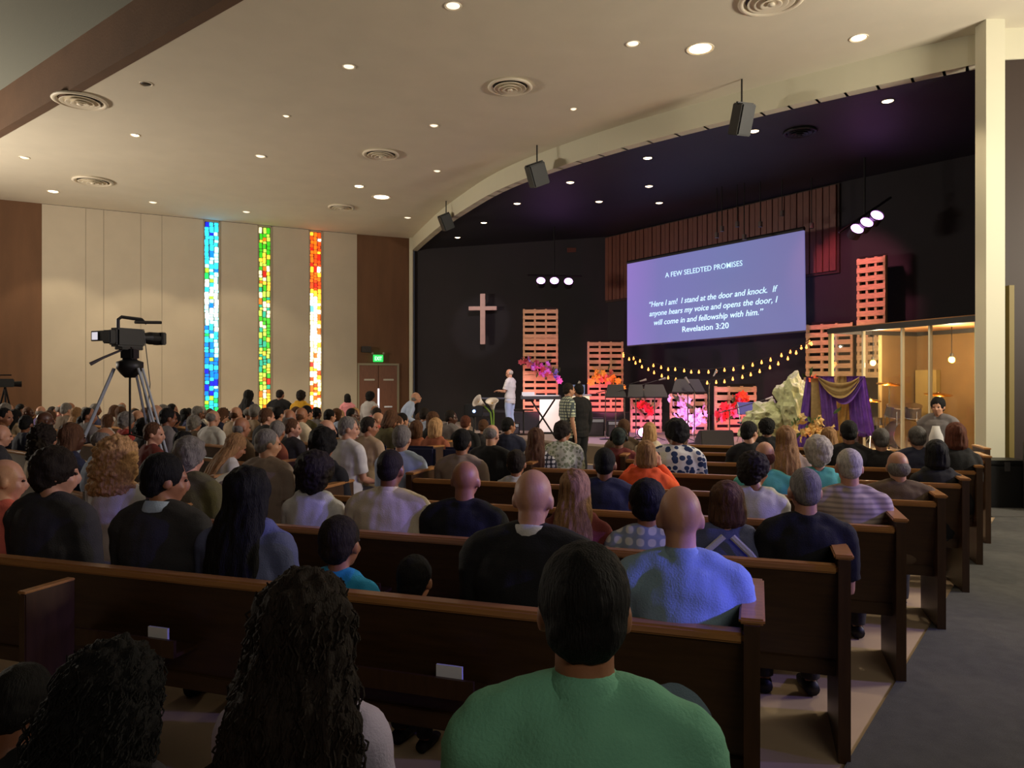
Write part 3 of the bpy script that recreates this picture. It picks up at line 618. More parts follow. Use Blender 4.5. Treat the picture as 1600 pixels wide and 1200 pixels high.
# music stands
def music_stand(px, py, Y, w_, label):
    t = stand_thing('music_stand', px, Y, label, 'music stand', group='black music stands on the stage'); h = PX(px, py, Y).z - STAGE
    R_ = Matrix.Translation((0, 0, h)) @ Matrix.Rotation(-.45, 4, 'X')
    bm = bmesh.new(); a = [(-w_ / 2 * .7, .18), (w_ / 2 * .7, .18), (w_ / 2, -.15), (-w_ / 2, -.15)]
    f1 = [bm.verts.new(R_ @ V((x, -.008, z))) for x, z in a]; f2 = [bm.verts.new(R_ @ V((x, .008, z))) for x, z in a]
    bm.faces.new(f1); bm.faces.new(f2[::-1])
    for i in range(4): bm.faces.new((f1[i], f2[i], f2[(i + 1) % 4], f1[(i + 1) % 4]))
    obj('desk', bm, M_BLK, t); obj('lip', BX((-w_ / 2, -.06, -.16), (w_ / 2, .0, -.145), 0, R_), M_METAL, t)
    obj('pole', TB([(0, .02, .02), (0, .02, h)], .013, 8), M_CHROME, t)
    for k in range(3):
        a = 2.1 * k; obj('foot', TB([(0, .02, .1), (.25 * math.cos(a), .02 + .25 * math.sin(a), .01)], .01, 6), M_METAL, t)
music_stand(962, 612, 17.2, .5, 'black music stand in front of the orange flowers pallet'); music_stand(994, 612, 17.0, .42, 'black music stand beside the second microphone boom')
music_stand(1023, 612, 17.0, .6, 'wide black music stand in front of the low left pallet'); music_stand(1075, 604, 16.4, .75, 'largest black music stand, before the pink lilies')
def mic_stand(px, Y, tip, label):
    t = stand_thing('microphone_stand', px, Y, label, 'microphone stand', group='microphone stands on the stage'); q = PX(tip[0], tip[1], Y) - t.location
    k = V((0, 0, q.z - .25 if q.z > 1 else .9))
    obj('pole', TB([(0, 0, 0), k], .012, 8), M_CHROME, t); obj('boom', TB([k - (q - k) * .25, q], .01, 6), M_METAL, t)
    obj('microphone', TB([q - (q - k).normalized() * .1, q, q + (q - k).normalized() * .06], [.014, .022, .03], 10), mat('mic_grey', (170, 168, 160), .4), t)
    obj('base', lathe(bmesh.new(), [(.14, 0), (.14, .015), (.03, .03)], 16), M_METAL, t)
mic_stand(946, 17.4, (1006, 594), 'microphone boom reaching right above the left music stands'); mic_stand(976, 17.2, (1036, 592), 'microphone boom above the low left pallet')
mic_stand(1085, 16.2, (1073, 593), 'upright microphone above the largest music stand'); mic_stand(1108, 16.8, (1118, 582), 'microphone stand right of the largest music stand'); mic_stand(893, 18.0, (904, 599), 'microphone over the laptop counter')
mic_stand(1140, 15.6, (1203, 622), 'low microphone boom beside the green rock')
# stage uplight
t = stand_thing('floor_uplight', 1003, 17.2, 'bright pink floor light in front of the heart wreath pallet', 'floor light')
R_ = Matrix.Translation((0, 0, .17)) @ Matrix.Rotation(math.radians(80), 4, 'X')
obj('housing', lathe(bmesh.new(), [(.08, -.1), (.12, 0), (.12, .1), (.11, .09)], 16, mx=R_), M_BLK, t); obj('lens', lathe(bmesh.new(), [(.001, .1), (.1, .09)], 16, mx=R_), mat('pink_lens', (255, 190, 240), .3, emit=11, ecol=(255, 160, 235)), t); obj('yoke', BX((-.13, -.02, 0), (.13, .02, .03)), M_METAL, t)
for x_, y_, e_, c_ in ((PX(1000, 0, 18.5).x, 18.5, 26, (1, .2, .7)), (PX(1075, 0, 18.0).x, 18.0, 38, (1, .35, .95)), (PX(1150, 0, 17.7).x, 17.7, 26, (1, .15, .4)), (PX(850, 0, 20.4).x, 20.3, 36, (1, .18, .3)), (PX(950, 0, 20.4).x, 20.4, 34, (1, .18, .35))):
    light('SPOT', 'pallet_uplight', (x_, y_ - .55, STAGE + .12 + (.5 if y_ > 20 else 0)), e_ * 2.2, c_, (x_ + .1, y_ + 1.0, 1.5), .06, 95, .6)
# monitor wedge
t = stand_thing('stage_monitor', 1117, 14.95, 'black wedge stage monitor at the front edge of the stage', 'speaker', rz=.1)
bm = bmesh.new(); prof = [(-.2, 0), (.22, 0), (.22, .2), (.0, .38), (-.12, .38)]
a = [bm.verts.new((-.34, y, z)) for y, z in prof]; b_ = [bm.verts.new((.34, y, z)) for y, z in prof]; bm.faces.new(a); bm.faces.new(b_[::-1])
for i in range(5): bm.faces.new((a[i], a[(i + 1) % 5], b_[(i + 1) % 5], b_[i]))
bmesh.ops.bevel(bm, geom=bm.edges[:], offset=.015, segments=2, affect='EDGES'); obj('cabinet', bm, mat('wedge_black', (40, 38, 34), .7), t); obj('grille', BX((-.3, .1, .1), (.3, .24, .2)), M_METAL, t)
# amps and cases
for px, Y, w_, h_, lb in ((928, 18.6, .5, .45, 'black amplifier beside the lit counter'), (965, 18.4, .55, .4, 'black amplifier in front of the second pallet'), (800, 19.2, .4, .3, 'low black case right of the speaker man')):
    t = stand_thing('amplifier', px, Y, lb, 'amplifier', group='amplifiers on the stage')
    obj('cabinet', BX((-w_ / 2, -.15, 0), (w_ / 2, .15, h_), .012), mat('amp', (46, 42, 48), .7), t); obj('grille', BX((-w_ / 2 + .03, -.16, .03), (w_ / 2 - .03, -.15, h_ - .12)), mat('amp_g', (72, 66, 74), .8), t); obj('control_panel', BX((-w_ / 2 + .03, -.165, h_ - .1), (w_ / 2 - .03, -.15, h_ - .03)), M_SILVER, t)
t = stand_thing('side_table', 818, 18.9, 'small black side table left of the keyboard', 'table')
obj('top', BX((-.25, -.15, .62), (.25, .15, .65), .005), M_BLK, t); obj('pole', TB([(0, 0, 0), (0, 0, .62)], .02, 8), M_METAL, t); obj('foot', lathe(bmesh.new(), [(.15, 0), (.15, .02), (.02, .04)], 14), M_METAL, t)
# guitar stand / chair with blue back
t = stand_thing('folding_chair', 1170, 16.4, 'blue and silver chair between red flowers and green rock', 'chair')
obj('seat', BX((-.2, -.2, .42), (.2, .2, .46), .01), MATS['navy_upholstery'], t); obj('backrest', BX((-.2, .17, .62), (.2, .2, .9), .01), mat('chair_blue', (90, 96, 170), .5), t)
for sx in (-1, 1):
    obj('leg', TB([(sx * .19, .2, .9), (sx * .19, -.2, 0)], .012, 6), M_CHROME, t); obj('leg', TB([(sx * .19, -.15, .44), (sx * .19, .24, 0)], .012, 6), M_CHROME, t)
# green rock (draped tomb)
rock_m = mat('rock_green', (176, 182, 140), .9, bump=.8, bscale=14, var=.3, vscale=5)
def rock(px, py, Y, r, label, seed, zs=1.3):
    c = PX(px, py, Y); bm = bmesh.new(); bmesh.ops.create_icosphere(bm, subdivisions=4, radius=1)
    for v in bm.verts:
        d = noise.fractal(v.co * 1.6 + V((seed, 0, 0)), 1, 2, 4) * .35 + abs(noise.noise(v.co * 3 + V((0, seed, 0)))) * .25
        v.co = v.co * (1 + d); v.co = V((v.co.x * r[0], v.co.y * r[1], v.co.z * r[2]))
    o = obj('rock', bm, rock_m, None, c); tag(o, label, 'rock', 'pale green artificial rocks on the stage'); return o
rock(1238, 628, 15.0, (.32, .3, .5), 'tall pale green artificial rock beside the purple drape', 3)
rock(1200, 655, 15.4, (.42, .4, .33), 'low broad pale green artificial rock left of the tall one', 8)
rock(1176, 672, 15.6, (.25, .25, .2), 'small green artificial rock behind the black monitor', 12)
# palm-like plants
def palm(px, py, Y, label, n=12, ln=.5):
    c = PX(px, py, Y); t = empty('palm_plant', (c.x, Y, STAGE), 0, label, 'plant', 'spiky plants by the rocks'); h = max(.15, c.z - STAGE - .2)
    obj('pot', lathe(bmesh.new(), [(.1, 0), (.13, h * .7), (.12, h * .7)], 12), M_BLK, t); obj('stem', TB([(0, 0, h * .6), (0, 0, h)], .03, 8), M_LEAF, t)
    for k in range(n):
        a = 2 * math.pi * k / n + random.uniform(-.2, .2); r = random.uniform(.5, 1) * ln; bm = bmesh.new(); rows = []
        for q in range(5):
            u = q / 4; rr = r * u; z = h + ln * .6 * u - ln * .5 * u * u; wdt = .022 * (1 - u * .9)
            rows.append((bm.verts.new((rr * math.cos(a) - wdt * math.sin(a), rr * math.sin(a) + wdt * math.cos(a), z)), bm.verts.new((rr * math.cos(a) + wdt * math.sin(a), rr * math.sin(a) - wdt * math.cos(a), z))))
        for x, y in zip(rows, rows[1:]): bm.faces.new((x[0], x[1], y[1], y[0]))
        obj('frond', bm, M_LEAF, t)
palm(1196, 622, 15.8, 'spiky plant behind the low green rock'); palm(1244, 655, 14.4, 'spiky plant between tall rock and purple drape', 14, .4); palm(1330, 662, 13.2, 'spiky plant at the right foot of the drape', 12, .35)
# draped cross-arm stand (purple and burlap)
Y = 13.8; c = PX(1300, 597, Y)
t = empty('drape_stand', (c.x, Y, STAGE), -.12, 'wooden stand draped in purple and burlap cloth', 'drape stand'); zt = c.z - STAGE + .05
M_PUR = mat('purple_cloth', (134, 92, 196), .8, bump=.2, bscale=60, var=.2, vscale=8); M_BUR = mat('burlap', (204, 178, 126), .9, bump=.6, bscale=220, var=.12, vscale=20)
obj('crossbar', BX((-.5, -.04, zt - .04), (.56, .04, zt + .04), .008), M_PALLET, t)
for x in (-.42, .5): obj('post', BX((x - .04, -.03, 0), (x + .04, .05, zt), .006), M_WOODE, t)
def drape(x0, x1, z_top, z_bot, depth, folds, m, name, yoff=-.08, slant=0, flare=0):
    bm = bmesh.new(); NX, NZ = 28, 14; g = []
    for j in range(NZ + 1):
        v = j / NZ; row = []
        for i in range(NX + 1):
            u = i / NX; x = x0 + (x1 - x0) * u + slant * v + (u - .5) * flare * v; y = yoff - depth * .5 * (1 + math.sin(u * folds * 2 * math.pi + .6 * math.sin(v * 3))) * (.4 + .6 * v); z = z_top + (z_bot - z_top) * v + .015 * math.sin(u * 9) * v
            row.append(bm.verts.new((x, y, z)))
        g.append(row)
    for j in range(NZ):
        for i in range(NX): bm.faces.new((g[j][i], g[j][i + 1], g[j + 1][i + 1], g[j + 1][i]))
    bmesh.ops.solidify(bm, geom=bm.faces[:], thickness=.008); return obj(name, bm, m, t, smooth=True)
drape(-.48, -.12, zt + .05, .05, .07, 4, M_PUR, 'purple_drape', -.05, -.10, .25)
drape(-.42, -.10, zt + .02, .0, .05, 2, M_BUR, 'burlap_drape', -.14, .06, .15)
drape(-.3, -.02, zt + .06, .45, .05, 3, M_PUR, 'purple_drape', -.17, .08)
drape(.08, .36, zt + .06, .2, .06, 3, M_BUR, 'burlap_drape', -.05, -.16, .1)
drape(.22, .55, zt + .06, .35, .08, 4, M_PUR, 'purple_drape', -.10, .12, .1)
def swag(x0, x1, zt_, dip, w_, m, yoff):
    bm = bmesh.new(); g = []
    for j in range(9):
        v = j / 8; row = []
        for i in range(25):
            u = i / 24; x = x0 + (x1 - x0) * u; s = 4 * u * (1 - u); z = zt_ - dip * s * (.6 + .4 * v) - w_ * v * (.35 + .65 * s); y = yoff - .05 * s - .02 * math.sin(v * 14)
            row.append(bm.verts.new((x, y, z)))
        g.append(row)
    for j in range(8):
        for i in range(24): bm.faces.new((g[j][i], g[j][i + 1], g[j + 1][i + 1], g[j + 1][i]))
    bmesh.ops.solidify(bm, geom=bm.faces[:], thickness=.008); obj('swag', bm, m, t, smooth=True)
swag(-.3, .42, zt + .05, .2, .2, M_BUR, -.2); swag(-.22, .5, zt + .06, .38, .14, M_PUR, -.17)

# ------------------------------------------------------------------ drum cage
CA = PX(1296, 0, 14.9); CB = PX(1531, 0, 11.85); CA.z = CB.z = 0
Mc, Lc = wall_frame((CA.x, CA.y), (CB.x, CB.y))
cg = empty('drum_cage', (0, 0, 0), 0, 'clear acrylic drum enclosure with black top frame', 'drum enclosure'); cg.matrix_world = Mc @ Matrix.Translation((0, 0, STAGE))
CH = 2.42; D = 2.3
M_CG = mat('cage_frame', (34, 32, 30), .5); M_GOLD = mat('cage_post', (196, 172, 120), .6)
def cbox(name, lo, hi, m, bev=0): return obj(name, BX(lo, hi, bev), m, cg)
cbox('top_beam', (0, -.06, CH - .1), (Lc, .06, CH), M_CG); cbox('top_beam', (0, -D, CH - .1), (.1, 0, CH), M_CG); cbox('top_beam', (Lc - .1, -D, CH - .1), (Lc, 0, CH), M_CG); cbox('top_beam', (0, -D - .06, CH - .1), (Lc, -D + .06, CH), M_CG)
cbox('roof_panel', (0, -D, CH - .02), (Lc, .0, CH + .02), mat('roof_panel', (150, 104, 60), .7))
cbox('back_wall', (0, -D - .02, 0), (Lc, -D, CH - .1), mat('cage_wall', (112, 86, 50), .8, bump=.3, bscale=60, var=.1, vscale=3))
cbox('side_wall', (0, -D, 0), (.03, -1.3, CH - .1), MATS['cage_wall']); cbox('acrylic_panel', (.01, -1.28, .05), (.022, -.05, CH - .12), GLASS); cbox('post', (0, -1.32, 0), (.05, -1.27, CH - .1), M_GOLD)
cbox('side_wall', (Lc - .03, -D, 0), (Lc, -.1, CH - .1), MATS['cage_wall'])
for x in (0, .27, .55, .73, 1): 
    cbox('post', (x * (Lc - .07), -.03, 0), (x * (Lc - .07) + (.035 if 0 < x < 1 else .09), .03, CH - .1), M_GOLD if x < .2 else (M_CREAMT if x in (.27, .55, .73) else mat('cage_white', (232, 236, 200), .5)))
for a, b in zip((0, .27, .55, .73), (.27, .55, .73, 1)): cbox('acrylic_panel', (a * (Lc - .07) + .05, -.006, .05), (b * (Lc - .07), .006, CH - .12), GLASS)
cbox('bottom_rail', (0, -.04, 0), (Lc, .04, .06), M_CG); cbox('upholstered_pad', (.1, -D + .01, .2), (.6, -D + .12, 1.6), mat('pad', (140, 120, 70), .9))
def cagept(u, d, z): return Mc @ V((u * Lc, -d, STAGE + z))
# two warm lamps inside the cage
for p, z, lb in ((PX(1364, 567, 14.6), 1.55, 'warm glowing lamp at the left inside the drum cage'), (PX(1487, 562, 13.6), 1.55, 'warm glowing lamp at the right inside the drum cage')):
    z = p.z - STAGE; t = empty('clip_lamp', p, 0, lb, 'lamp', 'warm lamps inside the drum cage')
    obj('bulb', ell(bmesh.new(), (0, 0, 0), (.055, .055, .06)), mat('amber_bulb', (255, 190, 90), .3, emit=22, ecol=(255, 170, 70)), t, smooth=True)
    obj('socket', TB([(0, 0, .05), (0, 0, .12)], .03, 10), M_BLK, t); obj('cord', TB([(0, 0, .1), (0, 0, CH - z - .05)], .008, 6), M_BLK, t)
    light('POINT', 'clip_lamp_light', p + V((0, -.15, -.05)), 60, (1, .66, .32), size=.06)
light('POINT', 'cage_fill', cagept(.55, 1.2, 2.1), 70, (1, .76, .46), size=.01)  # unseen point light added to brighten the cage interior
light('POINT', 'cage_fill', cagept(.16, .75, 2.1), 45, (1, .82, .6), size=.01)  # second added fill without a fixture, brightens the drum kit
# drum kit
p = cagept(.27, 1.0, 0)
def drum(name, label, loc, r, h, tilt=(0, 0), m=None, floor=False):
    t = empty(name, loc, 0, label, 'drum', 'drums of the kit in the cage'); R_ = Matrix.Rotation(tilt[0], 4, 'X') @ Matrix.Rotation(tilt[1], 4, 'Y')
    obj('shell', lathe(bmesh.new(), [(r, -h / 2), (r, h / 2)], 24, mx=R_), m or mat('drum_shell', (110, 106, 116), .25, .4), t, smooth=False)
    obj('hoop', lathe(bmesh.new(), [(r, h / 2 - .015), (r + .012, h / 2 - .012), (r + .012, h / 2 + .01), (r, h / 2 + .01)], 24, mx=R_), M_CHROME, t); obj('hoop', lathe(bmesh.new(), [(r, -h / 2 - .01), (r + .012, -h / 2 - .01), (r + .012, -h / 2 + .012), (r, -h / 2 + .012)], 24, mx=R_), M_CHROME, t)
    obj('drumhead', lathe(bmesh.new(), [(.001, h / 2 + .003), (r, h / 2 + .003)], 24, mx=R_), mat('drumhead', (226, 224, 216), .4), t)
    for k in range(3):
        a = 2.1 * k + .5; zb = STAGE - loc[2]
        obj('leg', TB([(r * math.cos(a), r * math.sin(a), 0), (r * 1.1 * math.cos(a), r * 1.1 * math.sin(a), zb + .005)], .009, 6), M_CHROME, t)
drum('bass_drum', 'large bass drum in the middle of the drum kit', p + V((0, 0, .32)), .28, .4, (math.pi / 2, 0)); drum('tom_drum', 'left tom drum mounted over the bass drum', p + V((-.2, 0, .78)), .14, .2, (.3, .1)); drum('tom_drum', 'right tom drum mounted over the bass drum', p + V((.18, 0, .78)), .15, .22, (.3, -.1))
drum('floor_tom', 'floor tom standing right of the bass drum', p + V((.55, .15, .42)), .2, .36); drum('snare_drum', 'chrome snare drum left of the bass drum', p + V((-.5, .2, .58)), .17, .13, m=M_CHROME)
def cymbal(dx, dy, z, r, label):
    loc = p + V((dx, dy, 0)); t = empty('cymbal', loc, 0, label, 'cymbal', 'cymbals of the drum kit'); R_ = Matrix.Translation((0, 0, z)) @ Matrix.Rotation(.15, 4, 'X')
    obj('plate', lathe(bmesh.new(), [(.001, .03), (.04, .025), (.06, .01), (r, -.01), (r, -.014), (.06, .005), (.001, .02)], 28, mx=R_), mat('brass', (214, 160, 70), .25, 1), t, smooth=True); obj('pole', TB([(0, 0, .02), (0, 0, z + .05)], .011, 8), M_CHROME, t)
    for k in range(3): a = 2.1 * k; obj('foot', TB([(0, 0, .3), (.24 * math.cos(a), .24 * math.sin(a), .01)], .009, 6), M_CHROME, t)
cymbal(-.65, 0, 1.0, .2, 'lowest cymbal at the left of the kit'); cymbal(-.15, .25, 1.32, .24, 'highest cymbal above the toms'); cymbal(.62, -.1, 1.12, .25, 'broad cymbal right of the kit above floor tom')
# white post and black cases at the right end of the pews
t = empty('equipment_case', (6.42, 9.9, fz(9.9)), -.1, 'black equipment case at the foot of white pillar', 'case')
obj('body', BX((-.2, -.2, 0), (.36, .2, .58), .02), M_BLK, t); obj('lid', BX((-.21, -.21, .58), (.37, .21, .64), .01), M_METAL, t); obj('latch', BX((.05, -.22, .5), (.12, -.2, .62)), M_CHROME, t)
t = empty('speaker_cabinet', PX(1553, 0, 9.75) * V((1, 1, 0)).length * 0 + V((6.75, 9.45, fz(9.45))), -.2, 'black floor speaker cabinet beside last pew end', 'speaker')
obj('cabinet', BX((-.12, -.2, 0), (.3, .2, .9), .02), M_BLK, t); obj('grille', BX((-.1, -.215, .05), (.28, -.2, .85)), M_METAL, t)

# ------------------------------------------------------------------ pews
AN = math.radians(-18.4); U = V((math.cos(AN), math.sin(AN), 0)); NN = V((-math.sin(AN), math.cos(AN), 0))
def pew(endpt, length, yaw, label, group, mids=(), rack=True, z=0.0, h=.85, cards=False, m=M_WOOD, lefthalf=None):
    t = empty('pew', (endpt[0], endpt[1], z), yaw, label, 'pew', group); Lp = length
    bm = bmesh.new(); pr = [(0, h - .03), (.03, h - .03), (.13, .40), (.10, .40)]
    a = [bm.verts.new((-Lp, y, q)) for y, q in pr]; b2 = [bm.verts.new((-.05, y, q)) for y, q in pr]; bm.faces.new(a); bm.faces.new(b2[::-1])
    for i in range(4): bm.faces.new((a[i], a[(i + 1) % 4], b2[(i + 1) % 4], b2[i]))
    obj('backrest', bm, m, t)
    obj('top_rail', BX((-Lp, -.018, h - .035), (-.05, .048, h), .008), M_WOODLIT, t)
    obj('seat', BX((-Lp, .1, .40), (-.05, .52, .44), .01), m, t)
    obj('lower_rail', BX((-Lp, .09, .33), (-.05, .12, .40), .004), m, t)
    for x in (0, -Lp) + tuple(mids):
        bm = bmesh.new(); pr = [(-.03, 0), (.5, 0), (.52, .5), (.50, h + .03), (-.03, h + .03)] if x == 0 or x == -Lp else [(.02, 0), (.45, 0), (.45, .40), (.11, .40), (.02, h - .1)]
        a = [bm.verts.new((x - .05, y, q)) for y, q in pr]; b2 = [bm.verts.new((x, y, q)) for y, q in pr]; bm.faces.new(a); bm.faces.new(b2[::-1]); n_ = len(pr)
        for i in range(n_): bm.faces.new((a[i], a[(i + 1) % n_], b2[(i + 1) % n_], b2[i]))
        ep = obj('end_panel' if x in (0, -Lp) else 'middle_support', bm, M_WOODE, t)
        if x in (0, -Lp): obj('arm_cap', BX((x - .065, -.02, h + .03), (x + .015, .50, h + .05), .006), M_WOODLIT, t)
    if rack:
        x = -1.0
        while x > -Lp + .8:
            bm = bmesh.new(); box(bm, (x - .55, -.07, .53), (x + .05, .06, .545)); box(bm, (x - .55, -.075, .53), (x + .05, -.06, .60)); r_ = obj('book_rack', bm, M_WOODE, t)
            if cards: obj('card', BX((x - .1, -.055, .545), (x - .0, -.045, .64)), M_PAPER, r_)
            x -= 1.3
    return t
DK = [1.45 + 1.03 * k for k in range(9)]
SK = [-.36, .007, .38, .77, 1.18, 1.56, 1.91, 2.24, 2.5]          # right ends
LK = [None, -3.9, -3.35, -2.97, -2.72, -2.0, -1.3, -1.15, -.9]     # left ends along U
names = ['nearest pew, its back cut by the bottom of the picture', 'second pew from the camera, behind the green shirt man', 'third pew from the camera, ending right of the blue shirt man', 'fourth pew from the camera along the right aisle', 'fifth pew from the camera along the right aisle', 'sixth pew from the camera along the right aisle', 'seventh pew from the camera along the right aisle', 'eighth pew from the camera along the right aisle', 'front pew of the middle block, closest to stage']
for k in range(1, 9):
    e_ = U * SK[k] + NN * DK[k]; Lp = SK[k] - (LK[k] if k > 1 else -5.2)
    pew(e_, Lp, AN, names[k], 'wooden pews of the middle block', cards=(k == 1))
e_ = U * SK[0] + NN * .42
e_ = V((0.3, .9, 0)) 
# low divider panel standing behind the second pew at the left
dv = U * 0 + PX(34, 0, 2.86); 
t = empty('pew_divider', (dv.x, dv.y, 0), AN, 'wooden pew end panel standing free at the lower left', 'pew end')
bm = bmesh.new(); pr = [(0, 0), (.42, 0), (.42, .84), (0, .84)]
obj('end_panel', BX((-.018, 0, 0), (.018, .22, .83), .004), M_WOODE, t); obj('arm_cap', BX((-.02, -.004, .83), (.02, .22, .84), .003), M_WOODLIT, t)
# left block pews
A2 = math.radians(-38); U2 = V((math.cos(A2), math.sin(A2), 0)); N2 = V((-math.sin(A2), math.cos(A2), 0))
def inside_left(x, y):
    pts = [(4.6, -4.0), (5.5, -3.5), (6.5, -2.7), (7.5, -2.0), (8.5, -1.25), (10, -.75), (12, -.9), (15.5, -2.4), (17, -3.2)]
    if y < 4.6 or y > 16.4: return False
    for (ya, xa), (yb, xb) in zip(pts, pts[1:]):
        if ya <= y <= yb:
            lim = xa + (xb - xa) * (y - ya) / (yb - ya); break
    else: return False
    return x < lim and x > -.80 * y - .1 and (Vector((x, y)) - Vector((-4.2, 8.0))).length > .95
LEFT_ROWS = {}
rr = 0
for j in range(-2, 26):
    d = 1.6 + .98 * j; row = []
    for i in range(-34, 30):
        q = N2 * d + U2 * (i * .56)
        if inside_left(q.x, q.y): row.append((i * .56, q))
    if len(row) >= 2: LEFT_ROWS[rr] = (d, row); rr += 1
for r_, (d, row) in LEFT_ROWS.items():
    s0 = row[0][0] - .4; s1 = row[-1][0] + .4; e_ = N2 * (d - .22) + U2 * s1
    pew((e_.x, e_.y), s1 - s0, A2, 'wooden pew under the left crowd, %s row from the camera' % ordn[r_], 'wooden pews of the left block', rack=False, z=fz(e_.y), h=.82)
# navy upholstered chairs between the blocks
for k, (px, Y) in enumerate(((575, 8.9), (650, 8.5), (728, 8.3))):
    t = empty('navy_chair', ((px - 800) / F * Y, Y, 0), -.3, 'navy padded chair with high back, %s from the left' % ordn[k], 'chair', 'navy chairs beyond the pews')
    obj('seat', BX((-.25, -.02, .40), (.25, .46, .48), .03), M_NAVY, t); obj('backrest', BX((-.26, -.07, .46), (.26, .0, .92), .03), M_NAVY, t)
    for sx in (-1, 1):
        for y_ in (0, .42): obj('leg', TB([(sx * .22, y_, 0), (sx * .22, y_, .42)], .014, 6), M_METAL, t)

#PEOPLE#
# ------------------------------------------------------------------ people
DG = bpy.context.evaluated_depsgraph_get
def voxel(bm, vox, name, smooth=4, disp=None):
    me = bpy.data.meshes.new(name); bm.to_mesh(me); bm.free()
    o = bpy.data.objects.new(name, me); COL.objects.link(o)
    r = o.modifiers.new('r', 'REMESH'); r.mode = 'VOXEL'; r.voxel_size = vox; r.use_smooth_shade = True
    if smooth: s = o.modifiers.new('s', 'SMOOTH'); s.factor = .5; s.iterations = smooth
    out = bpy.data.meshes.new_from_object(o.evaluated_get(DG())); bpy.data.objects.remove(o); bpy.data.meshes.remove(me)
    out.name = name
    if disp:
        nrm_ = [v.normal.copy() for v in out.vertices]
        for v, n_ in zip(out.vertices, nrm_): v.co += n_ * disp(v.co)
    for p_ in out.polygons: p_.use_smooth = True
    return out
def head_matrix(c, yaw=0, pitch=0, roll=0, s=1):
    return Matrix.Translation(c) @ Matrix.Rotation(yaw, 4, 'Z') @ Matrix.Rotation(-pitch, 4, 'X') @ Matrix.Rotation(roll, 4, 'Y') @ Matrix.Scale(s, 4)
def hand(bm, w, d, side, s=1.0, grip=.3):
    # w wrist, d pointing direction; palm, four unequal bent fingers, thumb from the side of the palm
    w = V(w); d = V(d).normalized(); up = V((0, 0, 1)); up = (up - d * up.dot(d)).normalized(); lat = d.cross(up)
    pc = w + d * .045 * s
    tube(bm, [w - d * .01, w + d * .02 * s, pc, w + d * .085 * s], [(.026 * s, .02 * s), (.034 * s, .018 * s), (.04 * s, .016 * s), (.037 * s, .014 * s)], 10)
    for k, (o_, ln) in enumerate(((-.03, .062), (-.01, .075), (.011, .07), (.031, .055))):
        a = w + d * .08 * s + lat * o_ * s * 1.1; b = a + (d - up * grip).normalized() * ln * .55 * s; c = b + (d - up * grip * 3).normalized() * ln * .5 * s
        tube(bm, [a - d * .02, a, b, c], [.0095 * s, .0095 * s, .0088 * s, .0075 * s], 7)
    tl = lat * side
    a = w + d * .03 * s + tl * .03 * s; b = a + (d * .6 + tl * .7).normalized() * .035 * s; c = b + (d * .9 + tl * .15).normalized() * .03 * s
    tube(bm, [a - tl * .015, a, b, c], [.012 * s, .012 * s, .0105 * s, .009 * s], 7)
